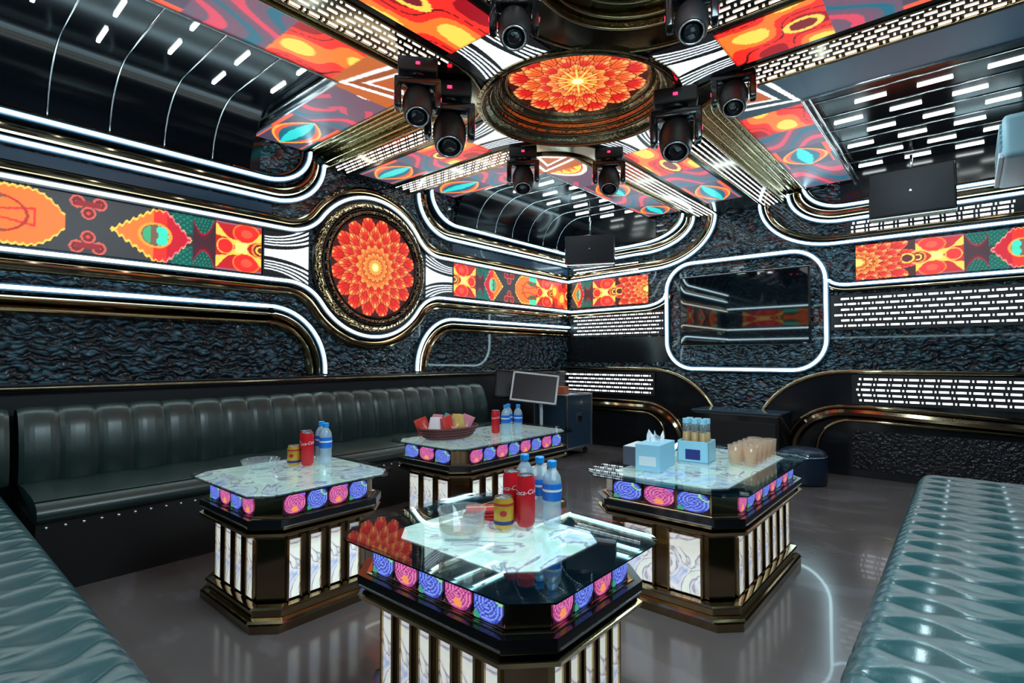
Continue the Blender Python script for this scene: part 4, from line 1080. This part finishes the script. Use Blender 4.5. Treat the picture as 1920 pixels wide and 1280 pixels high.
# large clear bowl on the front table and one on the left table
def make_bowl(label, x, y, R):
    th = thing('glass_bowl', label, 'bowl', (x, y, TT))
    G().lathe([(0.0, 0.0), (R*0.55, 0.0), (R*0.85, 0.02), (R, 0.055), (R*0.97, 0.056), (R*0.80, 0.024), (R*0.5, 0.008), (0.0, 0.007)], n=32).link('bowl', M['glass_clear'], th, smooth=True)
    g = G()
    for q in range(18):
        a = 2*PI*q/18; g.tube([(R*0.6*math.cos(a), R*0.6*math.sin(a), 0.004), (R*0.99*math.cos(a), R*0.99*math.sin(a), 0.052)], 0.002, 5)
    g.link('facet', M['glass_clear'], th)
    return th
make_bowl('clear faceted glass bowl on the left table', -2.80, 1.27, 0.095)
th = thing('ice_bucket', 'round clear glass bucket on the front table, left of the cans', 'bucket', (-1.235, 1.20, TT))
G().lathe([(0.0, 0.0), (0.058, 0.0), (0.064, 0.006), (0.076, 0.10), (0.073, 0.10), (0.060, 0.012), (0.0, 0.010)], n=32).link('bowl', M['glass_clear'], th, smooth=True)
G().lathe([(0.0685, 0.038), (0.0705, 0.040), (0.0735, 0.068), (0.0725, 0.070)], n=32, cap=False).link('amber_band', M['glass_tan'], th, smooth=True)
g = G().tube([(0.0755*math.cos(2*PI*k/32), 0.0755*math.sin(2*PI*k/32), 0.101) for k in range(32)], 0.003, 6, closed=True); g.link('rim', M['glass_clear'], th, smooth=True)
# napkins in red packets on the front table
for i in range(3):
    th = thing('napkin_packet', ['red napkin packet at the bottom of the small pile left of the cans', 'red napkin packet in the middle of the small pile left of the cans', 'red napkin packet on top of the small pile left of the cans'][i], 'packet', (-1.36+0.006*i, 1.43-0.004*i, TT+0.0135*i), 0.3+0.25*i, 'red packets on the front table')
    auto_smooth(G().bbox(-0.065, 0.065, -0.04, 0.04, 0, 0.0125, 0.005).link('wrapper', M['red_paper'], th), 40)
    G().box(-0.066, 0.066, -0.006, 0.006, 0.0125, 0.0133).link('seam', M['foil_gold'], th)

# right table: tissue boxes and a box of tall glasses
def tissue_box(label, x, y, rz, sx_, sy_, h, mt, side):
    th = thing('tissue_box', label, 'box', (x, y, TT), rz)
    G().bbox(-sx_/2, sx_/2, -sy_/2, sy_/2, 0, h, 0.003).link('carton', M[mt], th)
    G().box(-sx_/2+0.02, sx_/2-0.02, -sy_/2-0.001, -sy_/2, h*0.2, h*0.55).link('printed_panel', M[side], th)
    g = G(); n = 7; P = []
    rows = []
    for i in range(n):
        f = i/(n-1)-0.5; rows.append([(f*sx_*0.7, -0.01+0.02*math.sin(i*2.2), h), (f*sx_*0.8, 0.012*math.cos(i*1.7), h+0.03), (f*sx_*0.55, 0.02*math.sin(i*1.3), h+0.045+0.02*math.cos(i*2.0))])
    for A, B in zip(rows[:-1], rows[1:]): g.strip(A, B)
    g.link('tissue', M['white_card'], th, smooth=True)
    return th
tissue_box('pale blue tissue box with tissue pulled out on right table', -1.27, 2.66, 0.1, 0.13, 0.24, 0.135, 'pale_blue_card', 'white_card')
def bottle_box(label, x, y):
    th = thing('caddy', label, 'caddy', (x, y, TT), 0.1)
    g = G().bbox(-0.085, 0.085, -0.075, 0.075, 0, 0.012, 0.003); g.bbox(-0.085, 0.085, -0.075, -0.068, 0, 0.12, 0.002); g.bbox(-0.085, 0.085, 0.068, 0.075, 0, 0.12, 0.002)
    g.bbox(-0.085, -0.078, -0.075, 0.075, 0, 0.12, 0.002); g.bbox(0.078, 0.085, -0.075, 0.075, 0, 0.12, 0.002); g.link('box', M['pale_blue_card'], th)
    G().box(-0.04, 0.04, -0.0765, -0.0745, 0.02, 0.075).link('printed_panel', M['navy_ink'], th)
    return th
bottle_box('white caddy holding tall glass bottles on right table', -1.17, 2.97)
tg = None
for i in range(3):
    for j in range(2):
        if tg is None:
            tg = thing('glass_bottle', 'x', 'bottle')
            G().lathe([(0.0, 0.0), (0.021, 0.0), (0.022, 0.01), (0.022, 0.14), (0.018, 0.165), (0.018, 0.20), (0.0165, 0.20), (0.0165, 0.165), (0.0, 0.16)], n=18).link('body', M['glass_clear'], tg, smooth=True)
            G().lathe([(0.0, 0.01), (0.018, 0.01), (0.018, 0.15), (0.0, 0.15)], n=14).link('contents', M['straw_gold'], tg, smooth=True)
            G().lathe([(0.019, 0.198), (0.0195, 0.20), (0.0195, 0.226), (0.0, 0.226)], n=16).link('cap', M['pale_blue_card'], tg)
            o = tg
        else: o = copy_tree(tg)
        place(o, -1.17+(i-1)*0.048, 2.97+(j-0.5)*0.056, TT+0.013, 0, 'tall clear pale-capped bottle at '+('left','middle','right')[i]+' of the '+('front','rear')[j]+' row in the caddy', 'bottles in the white caddy')
th = thing('carton', 'dark grey carton left of the tissue box on right table', 'box', (-1.40, 2.72, TT), 0.1)
G().bbox(-0.05, 0.05, -0.10, 0.10, 0, 0.10, 0.004).link('body', M['grey_card'], th); G().box(-0.046, 0.046, -0.096, 0.096, 0.1, 0.102).link('lid', M['white_card'], th)
# ------------------------------------------------------------------ snack basket
th = thing('snack_basket', 'brown oval basket on the rear table heaped with snack packets', 'basket', (-2.90, 2.68, TT))
def oval(rx, ry, z, n=36): return [(rx*math.cos(2*PI*k/n), ry*math.sin(2*PI*k/n), z) for k in range(n)]
g = G(); rings = [oval(0.13, 0.19, 0.0), oval(0.15, 0.215, 0.03), oval(0.175, 0.245, 0.075), oval(0.168, 0.238, 0.075), oval(0.14, 0.205, 0.03), oval(0.12, 0.18, 0.008)]
for A, B in zip(rings[:-1], rings[1:]): g.strip(A+[A[0]], B+[B[0]])
g.add(rings[0], [tuple(range(36))]); g.add(rings[-1], [tuple(range(36))]); auto_smooth(g.link('tray', M['basket_brown'], th), 50)
g = G()
for z, r1, r2 in ((0.02, 0.146, 0.209), (0.04, 0.157, 0.224), (0.06, 0.168, 0.237)): g.tube(oval(r1, r2, z), 0.005, 5, closed=True)
g.tube(oval(0.174, 0.244, 0.077), 0.008, 6, closed=True); g.link('woven_rim', M['basket_brown'], th, smooth=True)
def packet_mesh(mt, name='snack_packet'):
    g = G(); nx, ny = 8, 10; V = []
    for s in (1, -1):
        for i in range(nx+1):
            for j in range(ny+1):
                u, v = i/nx*2-1, j/ny*2-1
                bulge = s*0.022*max(0, (1-u*u))**0.6*max(0, (1-v**4))**0.7*(1+0.12*math.sin(u*7+v*5))
                V.append((u*0.055, bulge, v*0.075))
    F_ = []
    m0 = (nx+1)*(ny+1)
    for i in range(nx):
        for j in range(ny):
            a = i*(ny+1)+j; F_.append((a, a+ny+1, a+ny+2, a+1)); F_.append((m0+a, m0+a+1, m0+a+ny+2, m0+a+ny+1))
    me = bpy.data.meshes.new(name); me.from_pydata(V, [], F_); me.update(); me.materials.append(mt); me.polygons.foreach_set('use_smooth', [True]*len(F_)); return me
pk = [packet_mesh(M[k]) for k in ('foil_red', 'foil_white', 'foil_pink', 'foil_teal', 'foil_gold')]
pn = ['red', 'white', 'pink', 'teal', 'gold']
spots = [(-0.10, -0.16, 0, 'at the left end'), (-0.02, -0.11, 1, 'next to the red one at left'), (-0.09, -0.05, 2, 'rear left'), (0.02, -0.02, 1, 'in the middle'), (-0.07, 0.05, 3, 'rear middle'), (0.05, 0.06, 4, 'front right'),
         (-0.05, 0.13, 1, 'at the right end'), (0.03, 0.15, 2, 'low at the right end'), (0.07, -0.08, 0, 'low at the front')]
for i, (x, y, c, lab) in enumerate(spots):
    o = link_me('snack_packet', pk[c], None, None, loc=(-2.90+x, 2.68+y, TT+0.085+0.012*(i % 3)))
    o.rotation_euler = (random.uniform(-0.7, 0.1), random.uniform(-0.5, 0.5), math.radians(45)+random.uniform(-0.6, 0.6))
    o.scale = (0.85, 0.85, 0.85)
    tag(o, pn[c] + ' foil snack packet in the basket, ' + lab, 'packet', 'snack packets in the basket')

# ------------------------------------------------------------------ things near the far corner
th = thing('flight_case', 'black flight case with aluminium edges on castors near the corner', 'case', (-3.86, 5.50, 0)); W_, D_ = 0.245, 0.27
G().bbox(-W_, W_, -D_, D_, 0.10, 0.74, 0.005).link('body', M['band'], th)
g = G()
for x in (-W_, W_):
    for y in (-D_, D_): g.bbox(x-0.011, x+0.011, y-0.011, y+0.011, 0.10, 0.745, 0.003)
for z in (0.105, 0.74):
    for x in (-W_, W_): g.bbox(x-0.011, x+0.011, -D_, D_, z-0.011, z+0.011, 0.003)
    for y in (-D_, D_): g.bbox(-W_, W_, y-0.011, y+0.011, z-0.011, z+0.011, 0.003)
g.link('edge_trim', M['silver'], th)
q = G().bbox(W_, W_+0.006, -0.06, 0.06, 0.40, 0.52, 0.002).link('latch_plate', M['silver'], th); G().bbox(W_+0.006, W_+0.016, -0.03, 0.03, 0.43, 0.49, 0.003).link('latch', M['dark'], q)
for x in (-1, 1):
    for y in (-1, 1):
        g = G().lathe([(0.0, -0.012), (0.036, -0.012), (0.04, -0.006), (0.04, 0.006), (0.036, 0.012), (0.0, 0.012)], c=(x*0.19, y*0.21, 0.04), n=18, axis='x')
        g.bbox(x*0.19-0.02, x*0.19+0.02, y*0.21-0.02, y*0.21+0.02, 0.078, 0.102, 0.003); g.link('castor', M['dark_matt'], th)
def small_box(label, x, y, z, sx_, sy_, h, mt, rz=0.0):
    th = thing('carton', label, 'box', (x, y, z), rz, 'small cartons on the flight case')
    G().bbox(-sx_/2, sx_/2, -sy_/2, sy_/2, 0, h, 0.003).link('body', M[mt], th); G().box(-sx_/2-0.001, sx_/2+0.001, -0.012, 0.012, h, h+0.001).link('tape', M['foil_gold'], th)
small_box('pink carton on the flight case, bottom of the stack', -3.97, 5.33, 0.751, 0.18, 0.14, 0.07, 'box_pink')
small_box('orange carton on the flight case, right of the pink one', -3.78, 5.36, 0.751, 0.13, 0.14, 0.09, 'box_orange', 0.1)
small_box('olive carton lying on the pink carton', -3.97, 5.33, 0.823, 0.16, 0.13, 0.06, 'box_green')
small_box('red carton topmost on the stack beside the monitor', -3.97, 5.33, 0.885, 0.20, 0.15, 0.05, 'red_paper', 0.1)

def monitor(label, x, y, rz, frame_m, z):
    th = thing('touch_monitor', label, 'monitor', (x, y, 0), rz)
    T_ = Matrix.Translation((0, 0, z)) @ Matrix.Rotation(math.radians(-18), 4, 'X') @ Matrix.Rotation(math.radians(6), 4, 'Y')
    def tr(g, name, mt, par=th): return link(name, [tuple(T_ @ Vector(p)) for p in g.v], g.f, mt, par)
    Wm, Hm, fw = 0.255, 0.165, 0.020
    g = G().bbox(-Wm, Wm, -0.02, 0.02, -Hm, -Hm+fw, 0.004).bbox(-Wm, Wm, -0.02, 0.02, Hm-fw, Hm, 0.004).bbox(-Wm, -Wm+fw, -0.02, 0.02, -Hm, Hm, 0.004).bbox(Wm-fw, Wm, -0.02, 0.02, -Hm, Hm, 0.004)
    tr(g, 'frame', M[frame_m]); tr(G().box(-Wm+fw, Wm-fw, -0.014, 0.012, -Hm+fw, Hm-fw), 'screen', M['screen_off'])
    tr(G().bbox(-0.15, 0.15, 0.018, 0.05, -0.10, 0.10, 0.01), 'back_cover', M[frame_m])
    g = G().tube([(0.05, 0.04, z), (0.07, 0.05, z-0.25), (0.07, 0.05, 0.012)], 0.018, 10); g.link('stand_pole', M[frame_m], th, smooth=True)
    G().lathe([(0.0, 0.0), (0.17, 0.0), (0.17, 0.008), (0.03, 0.02), (0.0, 0.02)], c=(0.07, 0.05, 0), n=28).link('stand_foot', M['dark_matt'], th)
monitor('white-framed touch monitor tilted on a stand beside the flight case', -3.62, 4.62, math.radians(34), 'white_card', 0.86)
monitor('black touch monitor on a stand at the end of the long sofa', -4.05, 4.82, math.radians(52), 'tv_bezel', 0.87)
# low black box below the arches, pouf
th = thing('subwoofer', 'low black box standing below the arches of the back wall', 'speaker', (-1.92, 6.13, 0))
G().bbox(-0.45, 0.45, -0.22, 0.22, 0.02, 0.60, 0.02).link('cabinet', M['dark'], th); G().bbox(-0.42, 0.42, -0.235, -0.215, 0.06, 0.52, 0.01).link('grille', M['dark_matt'], th)
G().bbox(-0.46, 0.46, -0.235, 0.225, 0.595, 0.62, 0.008).link('lid', M['band'], th)
g = G()
for x in (-0.38, 0.38):
    for y in (-0.16, 0.16): g.lathe([(0.02, 0), (0.025, 0.022)], c=(x, y, 0), n=12)
g.link('foot', M['dark_matt'], th)
th = thing('round_pouf', 'small round navy pouf on the floor beyond the right table', 'pouf', (-1.22, 5.72, 0))
G().lathe([(0.0, 0.0), (0.19, 0.0), (0.205, 0.03), (0.205, 0.25), (0.195, 0.30), (0.15, 0.325), (0.0, 0.335)], n=36).link('cushion', M['pouf_navy'], th, smooth=True)
g = G().tube([(0.205*math.cos(2*PI*k/36), 0.205*math.sin(2*PI*k/36), 0.265) for k in range(36)], 0.006, 6, closed=True); g.link('piping', M['silver'], th, smooth=True)
